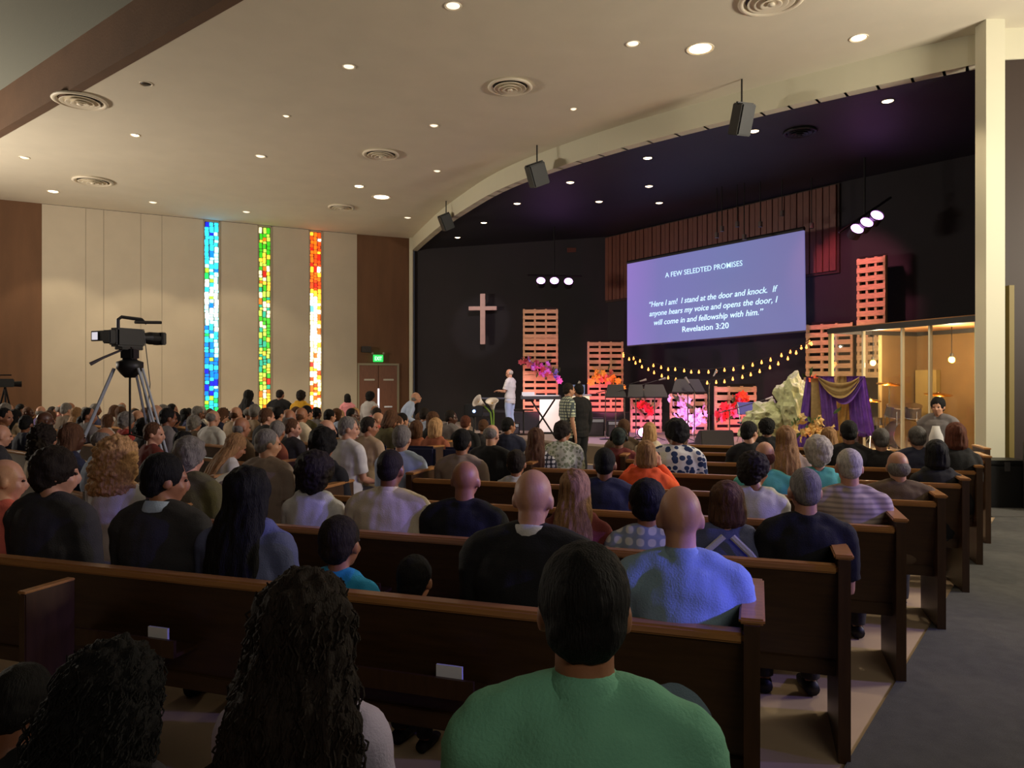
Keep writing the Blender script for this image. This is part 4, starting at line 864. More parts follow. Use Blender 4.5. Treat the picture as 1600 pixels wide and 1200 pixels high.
def build(name, pose='sit', w=1.0, hs=1.0, lean=0.0, yaw=0.0, pitch=0.12, roll=0.0, arms='lap', belly=1.0, fem=False, vox=.0105):
    """returns dict of shared meshes in the frame of the figure (faces +Y, z=0 the floor it stands on)"""
    J = {}
    if pose == 'sit': hz = .53
    elif pose == 'stand': hz = .92
    dz = hz - .53
    R = Matrix.Translation((0, 0, hz)) @ Matrix.Rotation(-lean, 4, 'X') @ Matrix.Translation((0, 0, -.53))   # seated upper body -> world
    up = lambda p: R @ V(p)
    sh = .168 * w if not fem else .15 * w
    cx = .17 * w; 
    def torso(bm, g):
        tube(bm, [up(p) for p in ((0, 0, .47), (0, 0, .56), (0, -.005, .72), (0, -.015, .88), (0, -.012, .99), (0, -.01, 1.05), (0, 0, 1.08))],
             [(.14 * w + g, .10 + g), (.172 * w + g, .125 * belly + g), (.145 * w * (.92 if fem else 1) * (belly ** .5) + g, .105 * belly + g), (cx + g, .118 + g), (cx * 1.04 + g, .108 + g), (.14 * w + g, .085 + g), (.06 + g, .06 + g)], 20)
        for s in (-1, 1):
            tube(bm, [up(p) for p in ((s * .02, -.005, 1.075), (s * .09, -.012, 1.062), (s * sh, -.012, 1.015))], [.05 + g, .052 + g, .055 + g], 10)
            ell(bm, up((s * sh, -.01, 1.0)), (.06 + g, .062 + g, .062 + g))
    hc = up((0, .03, 1.235)) + V((0, 0, (hs - 1) * .09)); HM = head_matrix(hc, yaw, pitch, roll, hs)
    # arms
    A = {}
    for s in (-1, 1):
        S_ = up((s * (sh + .012), -.01, 1.0))
        if arms == 'lap': E_ = up((s * (sh + .035), .03, .72)); W_ = up((s * .12, .27, .66)) if pose == 'sit' else None; d = V((-s * .3, 1, -.25))
        if arms == 'side': E_ = up((s * (sh + .06), -.01, .70)); W_ = up((s * (sh + .05), .05, .45)); d = V((0, .1, -1))
        if arms == 'podium': E_ = up((s * (sh + .05), .06, .73)); W_ = up((s * .13, .30, .76)); d = V((-s * .1, 1, -.15))
        if arms == 'raised': E_ = up((s * (sh + .10), .16, .90)); W_ = up((s * .10, .26, 1.12)); d = V((-s * .3, .2, 1))
        if arms == 'bench': E_ = up((s * (sh + .09), .02, .76)); W_ = up((s * .26, .30, .75)); d = V((-s * .6, 1, 0))
        A[s] = (S_, E_, W_, d)
    # legs
    Lg = {}
    for s in (-1, 1):
        if pose == 'sit': Lg[s] = [V((s * .09, .0, .52)), V((s * .12, .22, .525)), V((s * .13, .44, .50)), V((s * .13, .46, .30)), V((s * .13, .45, .09))]; ft = V((0, 1, 0))
        else: Lg[s] = [V((s * .085, 0, .90)), V((s * .095, .01, .70)), V((s * .095, .015, .48)), V((s * .10, -.01, .28)), V((s * .10, -.01, .09))]
    def legs(bm, g, end=True):
        for s in (-1, 1):
            P = Lg[s]; tube(bm, P, [.088 * w + g, .078 * w + g, .058 + g, .053 + g, .038 + g * 1.3], 12)
            ell(bm, P[2], (.06 + g, .06 + g, .06 + g))
    bm = bmesh.new(); torso(bm, 0); legs(bm, 0)
    for s in (-1, 1):
        a = Lg[s][-1]; tube(bm, [a + V((0, -.04, -.04)), a + V((0, .03, -.045)), a + V((0, .11, -.058)), a + V((0, .18, -.065))], [(.035, .03), (.042, .035), (.045, .025), (.03, .018)], 10)
        S_, E_, W_, d = A[s]
        tube(bm, [S_, S_.lerp(E_, .5), E_, E_.lerp(W_, .35), W_], [.05, .045, .037, .038, .026], 12); hand(bm, W_, d, -s if d.z > -.5 else -s, 1.0, .25 if arms != 'side' else .12)
    tube(bm, [up((0, -.005, 1.04)), up((0, .0, 1.10)), HM @ V((0, -.02, -.06)), HM @ V((0, -.01, 0))], [.07, .056 * (.88 if fem else 1), .055 * (.88 if fem else 1), .05], 14)
    ell(bm, (0, -.012, .022), (.076, .096, .097), 3, HM); ell(bm, (0, .022, -.028), (.061, .072, .083), 3, HM); ell(bm, (0, .05, -.088), (.034, .032, .026), 2, HM)
    ell(bm, (0, .076, .022), (.052, .018, .012), 2, HM); tube(bm, [HM @ V((0, .088, .01)), HM @ V((0, .106, -.025)), HM @ V((0, .100, -.036))], [.009, .014, .016], 8)
    ell(bm, (0, .086, -.064), (.024, .012, .009), 2, HM)
    for s in (-1, 1): ell(bm, (s * .078, -.008, -.014), (.012, .022, .033), 2, HM); ell(bm, (s * .035, .062, -.032), (.024, .022, .022), 2, HM)
    body = voxel(bm, vox, name + '_body', 3); body.materials.append(None)
    # eyes as part of the same mesh, second material
    bm = bmesh.new(); bm.from_mesh(body); n0 = len(bm.faces)
    for s in (-1, 1): ell(bm, (s * .029, .083, .002), (.014, .010, .008), 2, HM)
    bm.faces.ensure_lookup_table()
    for f in bm.faces[n0:]: f.material_index = 1; f.smooth = True
    bm.to_mesh(body); bm.free(); body.materials.append(mat('eye_dark', (40, 28, 24), .2))
    seed = random.random() * 50
    def folds(c): return (noise.noise(V((c.x * 9 + seed, c.y * 9, c.z * 16))) * .007 + noise.noise(V((c.x * 22, c.y * 20, c.z * 8 + seed))) * .004)
    def shirt(kind):
        bm = bmesh.new(); g = .016 if kind != 'jacket' else .03
        torso(bm, g)
        for s in (-1, 1):
            S_, E_, W_, d = A[s]
            if kind == 'short': tube(bm, [S_, S_.lerp(E_, .45), S_.lerp(E_, .78)], [.062 + g * .5, .060 + g * .5, .060 + g * .6], 12)
            else: tube(bm, [S_, S_.lerp(E_, .5), E_, E_.lerp(W_, .5), E_.lerp(W_, .93)], [.055 + g, .05 + g, .044 + g, .04 + g, .032 + g * .8], 12)
        # collar
        if fem and kind == 'short': tube(bm, [up((0, -.012, 1.06)), up((0, -.006, 1.082))], [.078, .068], 16)
        else: tube(bm, [up((0, -.016, 1.05)), up((0, -.012, 1.09)), up((0, -.008, 1.112))], [.092, .073, .066], 16)
        if pose == 'stand': tube(bm, [up((0, 0, .50)), up((0, 0, .40))], [(.17 * w + g, .125 + g), (.165 * w + g, .12 + g)], 20)
        return voxel(bm, .0125, name + '_' + kind, 4, folds)
    bm = bmesh.new(); tube(bm, [V((0, 0, hz - .06)), V((0, 0, hz + .06)), V((0, 0, hz + .13))], [(.15 * w + .01, .12), (.178 * w, .135 * belly), (.15 * w, .11 * belly)], 18); legs(bm, .014)
    trou = voxel(bm, .016, name + '_trousers', 3, lambda c: noise.noise(V((c.x * 12, c.y * 12, c.z * 12))) * .005)
    bm = bmesh.new()
    for s in (-1, 1):
        a = Lg[s][-1]; tube(bm, [a + V((0, -.055, -.045)), a + V((0, .03, -.045)), a + V((0, .12, -.06)), a + V((0, .20, -.068))], [(.04, .04), (.05, .045), (.052, .03), (.036, .022)], 12)
    shoe = mesh(bm, name + '_shoes', None, True)
    return dict(body=body, shirts={}, mk=shirt, trousers=trou, shoes=shoe, HM=HM, top=(HM @ V((0, 0, .12))).z, headx=HM.translation.copy())
PROTO = {
 'man': build('man', w=1.08), 'man_big': build('man_big', w=1.25, belly=1.2, pitch=.18), 'man_right': build('man_right', w=1.05, yaw=-.75, pitch=.1), 'man_left': build('man_left', w=1.05, yaw=.7, pitch=.15),
 'woman': build('woman', fem=True, pitch=.08), 'woman_right': build('woman_right', fem=True, yaw=-.8, roll=.08), 'woman_bow': build('woman_bow', fem=True, lean=.22, pitch=.45),
 'child': build('child', w=.98, hs=1.22, pitch=.05), 'stand_man': build('stand_man', pose='stand', w=1.05, arms='side'), 'stand_woman': build('stand_woman', pose='stand', fem=True, arms='side'),
 'preacher': build('preacher', pose='stand', w=1.08, arms='podium', yaw=-.0, pitch=.2, vox=.0095), 'reach': build('reach', fem=True, arms='raised', yaw=.2), 'lean_man': build('lean_man', pose='stand', w=1.05, lean=.45, arms='bench', pitch=-.1), 'sprawl': build('sprawl', w=1.15, arms='bench', pitch=.05),
}
HAIR = {}
def hair_mesh(kind):
    if kind in HAIR: return HAIR[kind]
    bm = bmesh.new(); vox = .008; d = lambda c: noise.noise(V((c.x * 60, c.y * 60, c.z * 30))) * .004
    def cap(g): ell(bm, (0, -.024, .03), (.080 + g, .092 + g, .094 + g), 3); ell(bm, (0, -.055, -.02), (.068 + g, .052 + g, .062 + g), 3)
    if kind == 'short': cap(.006)
    elif kind == 'buzz': cap(.0); d = lambda c: noise.noise(c * 90) * .0015
    elif kind == 'fringe': ell(bm, (0, -.046, -.018), (.0785, .0655, .066), 3); d = lambda c: noise.noise(c * 60) * .0012; vox = .0065
    elif kind == 'receding': ell(bm, (0, -.055, .015), (.084, .068, .07), 3); d = lambda c: noise.noise(c * 50) * .004
    elif kind == 'fluffy': cap(.022); d = lambda c: noise.noise(c * 26) * .010 + noise.noise(c * 80) * .004
    elif kind == 'bob':
        cap(.014); tube(bm, [(0, -.02, .04), (0, -.03, -.04), (0, -.035, -.11), (0, -.03, -.135)], [(.092, .085), (.1, .085), (.098, .078), (.08, .06)], 20)
        d = lambda c: noise.noise(V((c.x * 55, c.y * 55, c.z * 9))) * .007
    elif kind == 'long':
        cap(.012); tube(bm, [(0, -.02, .04), (0, -.045, -.06), (0, -.09, -.16), (0, -.12, -.28), (0, -.13, -.38), (0, -.13, -.43)], [(.09, .08), (.098, .07), (.112, .055), (.12, .045), (.105, .035), (.06, .02)], 22)
        d = lambda c: noise.noise(V((c.x * 48, c.y * 48, c.z * 5))) * .009
    elif kind == 'wavy':
        cap(.026); tube(bm, [(0, -.02, .05), (0, -.045, -.06), (0, -.08, -.16), (0, -.10, -.28), (0, -.105, -.40), (0, -.1, -.46)], [(.1, .09), (.122, .09), (.145, .08), (.165, .07), (.16, .05), (.11, .03)], 22)
        d = lambda c: noise.noise(V((c.x * 38, c.y * 38, c.z * 9 + 3 * math.sin(c.x * 20)))) * .018 + noise.noise(c * 90) * .004
    elif kind == 'curly':
        ell(bm, (0, -.03, .02), (.122, .115, .122), 3); ell(bm, (0, -.045, -.07), (.145, .10, .12), 3); ell(bm, (0, -.05, -.16), (.15, .09, .09), 3)
        d = lambda c: abs(noise.noise(c * 30)) * .03 + abs(noise.noise(c * 75)) * .012 - .006; vox = .007
    elif kind == 'afro': ell(bm, (0, -.03, .03), (.125, .125, .122), 3); ell(bm, (0, -.055, -.04), (.105, .08, .09), 3); d = lambda c: noise.noise(c * 45) * .010 + noise.noise(c * 110) * .004
    elif kind == 'bun': cap(.008); ell(bm, (0, -.09, .09), (.045, .045, .045), 3)
    elif kind == 'pony': cap(.008); tube(bm, [(0, -.12, .03), (0, -.155, 0), (0, -.16, -.1), (0, -.14, -.2)], [.02, .032, .03, .012], 12); d = lambda c: noise.noise(V((c.x * 60, c.y * 60, c.z * 12))) * .005
    elif kind == 'cap':
        cap(.008); tube(bm, [(0, .03, .065), (0, .10, .062), (0, .155, .05)], [(.078, .012), (.07, .010), (.04, .006)], 12); d = lambda c: 0
    me = voxel(bm, vox, 'hair_' + kind, 2, d); me.materials.append(mat('hair_dark', (26, 20, 18), .55)); HAIR[kind] = me; return me
def hm(name, c): return mat('hair_' + name, c, .7, spec=.25, bump=.7, bscale=60, var=.35, vscale=30, stretch=(4, 4, .6))
HC = {'black': hm('black', (16, 14, 14)), 'dark': hm('darkbrown', (34, 25, 19)), 'brown': hm('brown', (88, 58, 38)), 'auburn': hm('auburn', (92, 48, 32)), 'blond': hm('blond', (188, 146, 100)), 'dblond': hm('darkblond', (150, 112, 74)),
      'grey': hm('grey', (124, 118, 112)), 'white': hm('white', (186, 178, 166)), 'dgrey': hm('darkgrey', (92, 88, 86)), 'camo': patterned('camo', 'floral', (36, 50, 44), (20, 28, 26), 30)}
SKIN = {'fair': mat('skin_fair', (196, 144, 116), .5, bump=.1, bscale=90), 'tan': mat('skin_tan', (160, 108, 78), .5, bump=.1, bscale=90), 'brown': mat('skin_brown', (128, 82, 58), .45, bump=.1, bscale=90), 'dark': mat('skin_dark', (84, 52, 38), .4, bump=.1, bscale=90)}
def cm(name, c): return mat('cloth_' + name, c, .9, bump=.3, bscale=150, var=.06, vscale=8)
CL = {k: cm(k, c) for k, c in dict(green=(122, 190, 158), blue=(128, 152, 168), black=(20, 20, 24), navy=(34, 38, 62), white=(205, 202, 200), cream=(216, 200, 176), grey=(118, 112, 112), charcoal=(50, 48, 52), red=(168, 60, 56), salmon=(232, 116, 104), orange=(244, 96, 50), brown=(98, 80, 62),
      olive=(92, 86, 54), teal=(90, 180, 176), turquoise=(40, 150, 200), purple=(92, 74, 124), pink=(230, 150, 160), yellow=(226, 170, 44), tan=(170, 146, 118), maroon=(110, 44, 40), lightblue=(176, 192, 222), lavender=(196, 186, 214), taupe=(146, 128, 116), slate=(90, 96, 132), rust=(150, 84, 56)).items()}
CL['floral_blue'] = patterned('cloth_floral', 'floral', (40, 60, 96), (226, 226, 214), 17); CL['floral_pale'] = patterned('cloth_floral2', 'floral', (150, 160, 130), (216, 220, 200), 24)
CL['plaid'] = patterned('cloth_plaid', 'plaid', (32, 32, 40), (190, 188, 180), 7); CL['plaid_grey'] = patterned('cloth_plaidg', 'plaid', (80, 92, 98), (196, 204, 180), 6); CL['stripe'] = patterned('cloth_stripe', 'stripe', (186, 168, 156), (150, 136, 130), 10)
CL['child_print'] = patterned('cloth_childprint', 'plaid', (140, 150, 170), (212, 210, 205), 5); CL['print_pink'] = patterned('cloth_printp', 'floral', (190, 90, 110), (216, 208, 204), 18)
for v_ in HC.values(): pass
def person(proto, loc, yaw, H, label, skin='fair', hair=('short', 'dark'), top='grey', kind='short', legs_='charcoal', group='seated congregation', xs=1.0, hscale=1.0, extras=(), detail=True):
    P = PROTO[proto]; s = 1.0
    if 'sit' and proto in ('child',): s = max(.5, min(.95, H / P['top']))
    else: s = max(.90, min(1.10, H / P['top']))
    z0 = H - P['top'] * s
    t = empty('person', (loc[0], loc[1], (loc[2] if len(loc) > 2 else 0) + z0), yaw, label, 'person', group); t.scale = (s * xs, s, s)
    def add(nm, me, m, M_=None):
        o = bpy.data.objects.new(nm, me); COL.objects.link(o); o.parent = t
        if m: o.material_slots[0].link = 'OBJECT'; o.material_slots[0].material = m
        if M_ is not None: o.matrix_local = M_
        return o
    add('body', P['body'], SKIN[skin])
    if kind not in P['shirts']: me = P['mk'](kind); me.materials.append(CL['grey']); P['shirts'][kind] = me
    add('jacket' if kind == 'jacket' else 'shirt', P['shirts'][kind], CL[top])
    if detail:
        for k in ('trousers', 'shoes'):
            if not P[k].materials: P[k].materials.append(CL['charcoal'])
            add(k, P[k], CL[legs_] if k == 'trousers' else M_BLK)
    if hair:
        add('cap' if hair[0] == 'cap' else 'hair', hair_mesh(hair[0]), HC[hair[1]], P['HM'] @ Matrix.Scale(hscale, 4))
    if 'glasses' in extras:
        if 'glasses' not in HAIR:
            bm = bmesh.new()
            for q in (-1, 1):
                tube(bm, [(q * .03 + .022 * math.cos(a), .102, .0 + .018 * math.sin(a)) for a in [2 * math.pi * i / 12 for i in range(13)]], .002, 5); tube(bm, [(q * .052, .10, .004), (q * .079, .05, .004), (q * .084, -.02, 0)], .002, 5)
            tube(bm, [(-.01, .104, .004), (.01, .104, .004)], .002, 5); HAIR['glasses'] = mesh(bm, 'glasses', M_BLK)
        link('glasses', HAIR['glasses'], t).matrix_local = P['HM']
    if 'headphones' in extras:
        bm = bmesh.new(); tube(bm, [(.1 * math.cos(a), -.01, .02 + .115 * math.sin(a)) for a in [math.pi * i / 12 for i in range(13)]], .006, 6); ell(bm, (.095, -.01, 0), (.02, .035, .035)); ell(bm, (-.095, -.01, 0), (.02, .035, .035))
        link('headphones', mesh(bm, 'headphones', M_BLK, True), t).matrix_local = P['HM']
    if 'lanyard' in extras:
        bm = bmesh.new()
        for q in (-1, 1): tube(bm, [(q * .02, -.13, 1.08), (q * .1, -.15, 1.0), (q * .17, -.14, .9), (q * .2, -.1, .8)], [(.016, .006)] * 4, 6)
        obj('strap', bm, CL['white'], t)
    if 'collar' in extras:
        obj('collar', tube(bmesh.new(), [(0, -.004, 1.06), (0, -.014, 1.105), (0, -.008, 1.135)], [(.09, .07), (.09, .086), .07], 20), CL['lightblue'], t, smooth=True)
    if 'whitecollar' in extras:
        obj('collar', tube(bmesh.new(), [(0, -.004, 1.06), (0, -.012, 1.108), (0, -.006, 1.13)], [(.08, .07), .080, .067], 18), CL['white'], t, smooth=True)
    if 'polo' in extras:
        obj('collar', tube(bmesh.new(), [(0, -.002, 1.05), (0, -.008, 1.095), (0, -.006, 1.124), (0, -.004, 1.122)], [(.075, .06), (.078, .072), .066, .058], 20), CL[top], t, smooth=True)
    if 'tshirt' in extras:
        bm = bmesh.new(); tube(bm, [(0, .078, z_) for z_ in (.86, 1.0, 1.2, 1.36)], [(.09, .09), (.1, .10), (.1, .105), (.06, .075)], 14); obj('undershirt', bm, CL['white'], t, smooth=True)
    if 'locks' in extras:   # wavy strands of real hair geometry over the mass
        HMp = P['HM']; bm = bmesh.new(); src = hair_mesh(hair[0]); n_ = len(src.vertices); rnd = random.Random(5)
        for _ in range(1000):
            v = src.vertices[rnd.randrange(n_)]; p_ = v.co + v.normal * .001; L_ = rnd.uniform(.05, .13); ph = rnd.uniform(0, 6); pts = []
            for q in range(6):
                u = q / 5; pts.append(p_ + v.normal * (.008 * math.sin(u * 3.1)) + V((.007 * math.sin(ph + u * 9), .007 * math.cos(ph + u * 9), -L_ * u)))
            tube(bm, pts, [.0022, .0028, .0028, .0025, .002, .0008], 4, False)
        o = obj('loose_locks', bm, HC[hair[1]], t); o.matrix_local = HMp @ Matrix.Scale(hscale, 4); o['kind'] = 'stuff'
    return t
def seat_pos(px, row, off=.30):
    d = 1.45 + 1.03 * row + off; tt = d / (.316 * (px - 800) / F + .949); return (px - 800) / F * tt, tt
def C(px, ytop, row, proto, label, skin='fair', hair=('short', 'dark'), top='grey', kind='short', off=.25, yaw=-.25, xs=1.0, **k):
    x, y = seat_pos(px, row, off); h = PROTO[proto]['headx']
    H = EYE - (ytop - 597) / F * y
    ox = -(h.x * math.cos(yaw) - h.y * math.sin(yaw)); oy = -(h.x * math.sin(yaw) + h.y * math.cos(yaw))
    return person(proto, (x + ox * .5, y + oy * .5), yaw, H - .006, label, skin, hair, top, kind, xs=xs, **k)
# nearest row
C(913, 850, 0, 'man', 'man in a green polo shirt seen from behind, nearest of all', 'tan', ('short', 'black'), 'green', 'short', off=-.12, yaw=-.08, extras=('polo',))
C(478, 915, 0, 'woman', 'woman with very long dark wavy hair and greyish lavender top', 'tan', ('wavy', 'dark'), 'lavender', 'short', off=.02, yaw=-.1, extras=('locks',), hscale=1.16)
C(150, 1045, 0, 'woman_bow', 'person with big dark curly hair at the lower left', 'brown', ('curly', 'black'), 'charcoal', 'short', off=-.02, yaw=-.1, extras=('locks',), hscale=1.12)
C(4, 1062, 0, 'woman_bow', 'dark-haired person cut off by the lower left corner', 'brown', ('short', 'black'), 'black', 'short', off=.05, yaw=-.1)
# second row of people (in front of second pew)
C(1063, 757, 1, 'man', 'bald man in a pale blue shirt lit violet on one shoulder', 'fair', None, 'blue', 'short', off=.18, yaw=-.12, xs=1.02, extras=('polo',))
C(832, 732, 1, 'man_big', 'bald man in a black suit with white collar', 'fair', None, 'black', 'jacket', off=.30, extras=('whitecollar',), yaw=-.3)
C(649, 866, 1, 'child', 'small child, only a dark head above the second pew', 'tan', ('short', 'black'), 'maroon', yaw=-.3)
C(532, 805, 1, 'child', 'boy in a turquoise shirt left of the smallest child', 'tan', ('short', 'dark'), 'turquoise', yaw=-.35, xs=1.05)
C(388, 735, 1, 'woman', 'woman with long black hair and slate blue shawl', 'tan', ('long', 'black'), 'slate', 'jacket', off=.30, hscale=1.12, xs=1.1)
C(257, 710, 1, 'man_right', 'man in a dark suit with pale blue collar', 'tan', ('short', 'black'), 'charcoal', 'jacket', off=.3, extras=('collar',), yaw=-.2, hscale=1.05)
C(86, 702, 1, 'man_right', 'man with bushy dark hair and charcoal jacket at far left', 'fair', ('fluffy', 'dark'), 'charcoal', 'jacket', off=.32)
C(6, 716, 1, 'man_right', 'man in a salmon shirt cut off by the left edge', 'fair', ('receding', 'brown'), 'salmon', off=.34)
# third row
C(184, 690, 2, 'woman', 'woman with big curly blond hair and white top', 'fair', ('curly', 'blond'), 'white', off=.3, hscale=1.2)
C(296, 685, 2, 'man', 'grey-haired man in an olive jacket behind dark suit man', 'fair', ('fluffy', 'grey'), 'olive', 'jacket', off=.35)
C(493, 710, 2, 'woman', 'woman with a dark afro and off-shoulder white top', 'brown', ('afro', 'dark'), 'white', 'short', off=.3, hscale=1.05)
C(610, 702, 2, 'man_big', 'bald man in a cream shirt lit violet at right', 'brown', ('buzz', 'dark'), 'cream', off=.3, extras=('polo',))
C(727, 719, 2, 'man', 'bald man in a black shirt right of the cream shirt man', 'tan', None, 'black', off=.3, xs=1.1)
C(899, 734, 2, 'woman', 'woman with long straight blond hair and maroon top', 'fair', ('long', 'dblond'), 'maroon', off=.3)
C(1012, 747, 2, 'child', 'child with dark hair and pale checked shirt', 'tan', ('short', 'black'), 'child_print', off=.28, xs=1.1)
C(1136, 750, 2, 'woman', 'person with brown bob, taupe vest with crossing pale straps', 'fair', ('bob', 'brown'), 'slate', 'short', off=.3, extras=('lanyard',), xs=1.1, hscale=.92)
C(1258, 730, 2, 'man', 'man with shaved grey head and black shirt', 'fair', ('buzz', 'grey'), 'black', off=.3, yaw=-.15)
# fourth row
C(1327, 700, 3, 'man', 'balding man in a beige striped shirt, head lit blue', 'fair', ('buzz', 'white'), 'stripe', off=.3)
C(1180, 706, 3, 'woman_right', 'woman with dark frizzy hair and glowing white top', 'tan', ('afro', 'dark'), 'white', off=.3, hscale=.88)
C(945, 699, 3, 'man', 'dark-haired man in navy between blond woman and child', 'brown', ('buzz', 'black'), 'navy', 'jacket', off=.3)
C(505, 672, 3, 'woman', 'woman with full dark hair above the dark afro woman', 'tan', ('fluffy', 'black'), 'black', off=.4, hscale=1.1)
C(418, 670, 3, 'man_right', 'grey-haired man turned sideways left of the full dark hair', 'fair', ('short', 'grey'), 'taupe', off=.4)
C(1195, 689, 4, 'man', 'bald reddish head behind the frizzy dark-haired woman', 'fair', ('fringe', 'auburn'), 'teal', off=.25)
C(1278, 684, 4, 'woman', 'person with fluffy white hair and teal collar', 'fair', ('fluffy', 'white'), 'teal', off=.3, hscale=1.06)
C(1403, 705, 4, 'man_big', 'balding grey man in a wide brown jacket at row end', 'fair', ('fringe', 'grey'), 'brown', 'jacket', off=.25, hscale=1.05)
C(1009, 687, 4, 'reach', 'woman in a bright orange top raising her arms', 'fair', ('bob', 'dblond'), 'orange', 'long', off=.3, hscale=.9)
C(807, 702, 4, 'child', 'small child with white shirt behind the plaid shirt woman', 'tan', ('short', 'dark'), 'white', off=.3)
C(722, 670, 4, 'man', 'dark-haired man in a taupe shirt between grey head and child', 'tan', ('short', 'black'), 'taupe', off=.3)
C(628, 665, 4, 'man', 'grey-haired man in a white and blue shirt', 'fair', ('short', 'grey'), 'lightblue', off=.3, hscale=1.04)
C(1055, 656, 5, 'man_left', 'man with thick dark hair in blue and white floral shirt', 'brown', ('fluffy', 'black'), 'floral_blue', off=.3, xs=1.12)
C(1228, 666, 5, 'woman', 'woman with long grey-blond hair left of white fluffy hair', 'fair', ('long', 'dblond'), 'taupe', off=.3)
C(1463, 688, 5, 'woman', 'person with black hair and black clothes near row end', 'tan', ('bob', 'black'), 'black', off=.2)
C(838, 669, 5, 'woman', 'woman with long brown hair and black and white plaid shirt', 'fair', ('long', 'brown'), 'plaid', off=.3)
C(768, 663, 5, 'man_big', 'balding man with glasses in a black shirt', 'fair', ('receding', 'grey'), 'black', off=.45, yaw=-.5, extras=('glasses',))
C(1172, 658, 6, 'man_right', 'man in a black shirt stretching an arm along the pew', 'fair', ('short', 'black'), 'black', off=.2)
C(1326, 657, 6, 'man', 'black-haired man in black left of the drum cage', 'tan', ('short', 'black'), 'black', off=.2)
C(1376, 669, 6, 'man', 'grey-haired person in dark clothes below the drum kit', 'fair', ('short', 'dgrey'), 'black', off=.2)
C(1433, 666, 6, 'man', 'person with dark grey hair and navy jacket below cage', 'fair', ('short', 'dgrey'), 'navy', 'jacket', off=.2)
C(1493, 661, 6, 'woman', 'woman with brown bob and black top at last row end', 'fair', ('bob', 'auburn'), 'black', off=.15)
C(880, 659, 6, 'man_right', 'dark-haired person in a pale patterned shirt', 'tan', ('fluffy', 'dark'), 'floral_pale', off=.3)
C(967, 669, 6, 'man', 'man wearing a dark camouflage cap and maroon shirt', 'brown', ('cap', 'camo'), 'maroon', off=.3, extras=('headphones',))
C(975, 655, 7, 'man', 'brown-haired head just beyond the camouflage cap', 'fair', ('short', 'brown'), 'brown', off=.2)
C(1015, 660, 7, 'woman', 'blond head between camouflage cap and floral shirt', 'fair', ('bob', 'blond'), 'cream', off=.2, hscale=.95)
C(795, 652, 7, 'man_right', 'dark-haired man in navy below the speaker', 'tan', ('short', 'black'), 'navy', off=.3)
C(1198, 652, 7, 'man', 'black-haired head below the tall green rock', 'brown', ('afro', 'black'), 'black', off=.2, hscale=.8)
C(1295, 668, 7, 'woman', 'person with brown hair at the foot of the drape', 'fair', ('bob', 'dblond'), 'tan', off=.2)
# free placed people: px, ytop, depth
def FR_(px, ytop, Y, proto, label, skin='fair', hair=('short', 'dark'), top='grey', kind='short', yaw=-.4, group='people around the centre aisle', **k):
    H = EYE - (ytop - 597) / F * Y - fz(Y); return person(proto, ((px - 800) / F * Y, Y, fz(Y)), yaw, H, label, skin, hair, top, kind, group=group, **k)
FR_(680, 655, 9.3, 'woman', 'woman with reddish blond hair beyond the navy chairs', 'fair', ('bob', 'blond'), 'rust', hscale=1.05)
FR_(650, 658, 9.6, 'woman', 'brown-haired woman left of the reddish blond woman', 'fair', ('bob', 'brown'), 'rust')
FR_(727, 650, 10.8, 'man', 'dark red-haired head near the flower stand', 'fair', ('short', 'auburn'), 'black')
FR_(620, 650, 10.2, 'man_right', 'grey-brown haired man under the leaning man', 'fair', ('short', 'brown'), 'grey')
FR_(755, 656, 11.2, 'man', 'dark head directly under the calla lilies', 'fair', ('short', 'brown'), 'charcoal')
FR_(542, 652, 7.4, 'man_right', 'older man in white shirt turned toward the stage', 'fair', ('short', 'grey'), 'white', yaw=-.6)
FR_(575, 652, 8.3, 'man_right', 'dark-haired man in a pale tan shirt beside older man', 'tan', ('short', 'dark'), 'tan', yaw=-.6)
FR_(508, 656, 7.9, 'man_right', 'balding man facing the stage with lavender shirt', 'fair', ('receding', 'dgrey'), 'lavender', yaw=-.6)
FR_(455, 655, 8.6, 'man_right', 'man with brown hair and charcoal shirt facing the stage', 'fair', ('short', 'brown'), 'charcoal', yaw=-.6)
G2 = 'people standing at the far side'
FR_(388, 611, 14.2, 'stand_woman', 'tall dark figure with black hair before green window', 'dark', ('long', 'black'), 'navy', 'jacket', group=G2, hscale=1.1)
FR_(437, 609, 15.8, 'stand_man', 'bald man standing in a black suit', 'tan', ('buzz', 'dark'), 'black', 'jacket', group=G2, yaw=-.2, xs=1.15)
FR_(470, 611, 15.0, 'stand_woman', 'woman standing in a bright yellow jacket', 'brown', ('fluffy', 'dark'), 'yellow', 'jacket', group=G2, yaw=-.2, legs_='yellow')
FR_(543, 616, 19.5, 'stand_woman', 'distant woman in pale pink standing before door wall', 'brown', ('bob', 'black'), 'pink', 'long', group=G2, yaw=.5, legs_='pink')
FR_(578, 612, 16.0, 'stand_woman', 'woman in a white dress in front of the door', 'tan', ('afro', 'black'), 'white', 'long', group=G2, yaw=-.3, legs_='cream', hscale=.9)
FR_(626, 613, 14.8, 'lean_man', 'balding man in pale shirt bending over a pew', 'fair', ('fringe', 'grey'), 'lightblue', 'long', group=G2, yaw=-1.3)
FR_(887, 599, 12.6, 'stand_man', 'standing man in a grey plaid shirt before the stage', 'fair', ('short', 'dark'), 'plaid_grey', 'short', group='people standing before the stage', yaw=-1.25, legs_='black')
FR_(905, 600, 12.9, 'stand_man', 'standing person in black beside the plaid shirt man', 'tan', ('short', 'black'), 'black', 'long', group='people standing before the stage', yaw=.6, legs_='black')
FR_(1466, 622, 9.3, 'stand_man', 'dark-haired man in grey cardigan and white shirt', 'fair', ('short', 'black'), 'grey', 'jacket', group='people standing before the stage', yaw=2.4, legs_='cream', extras=('tshirt',), hscale=1.09)
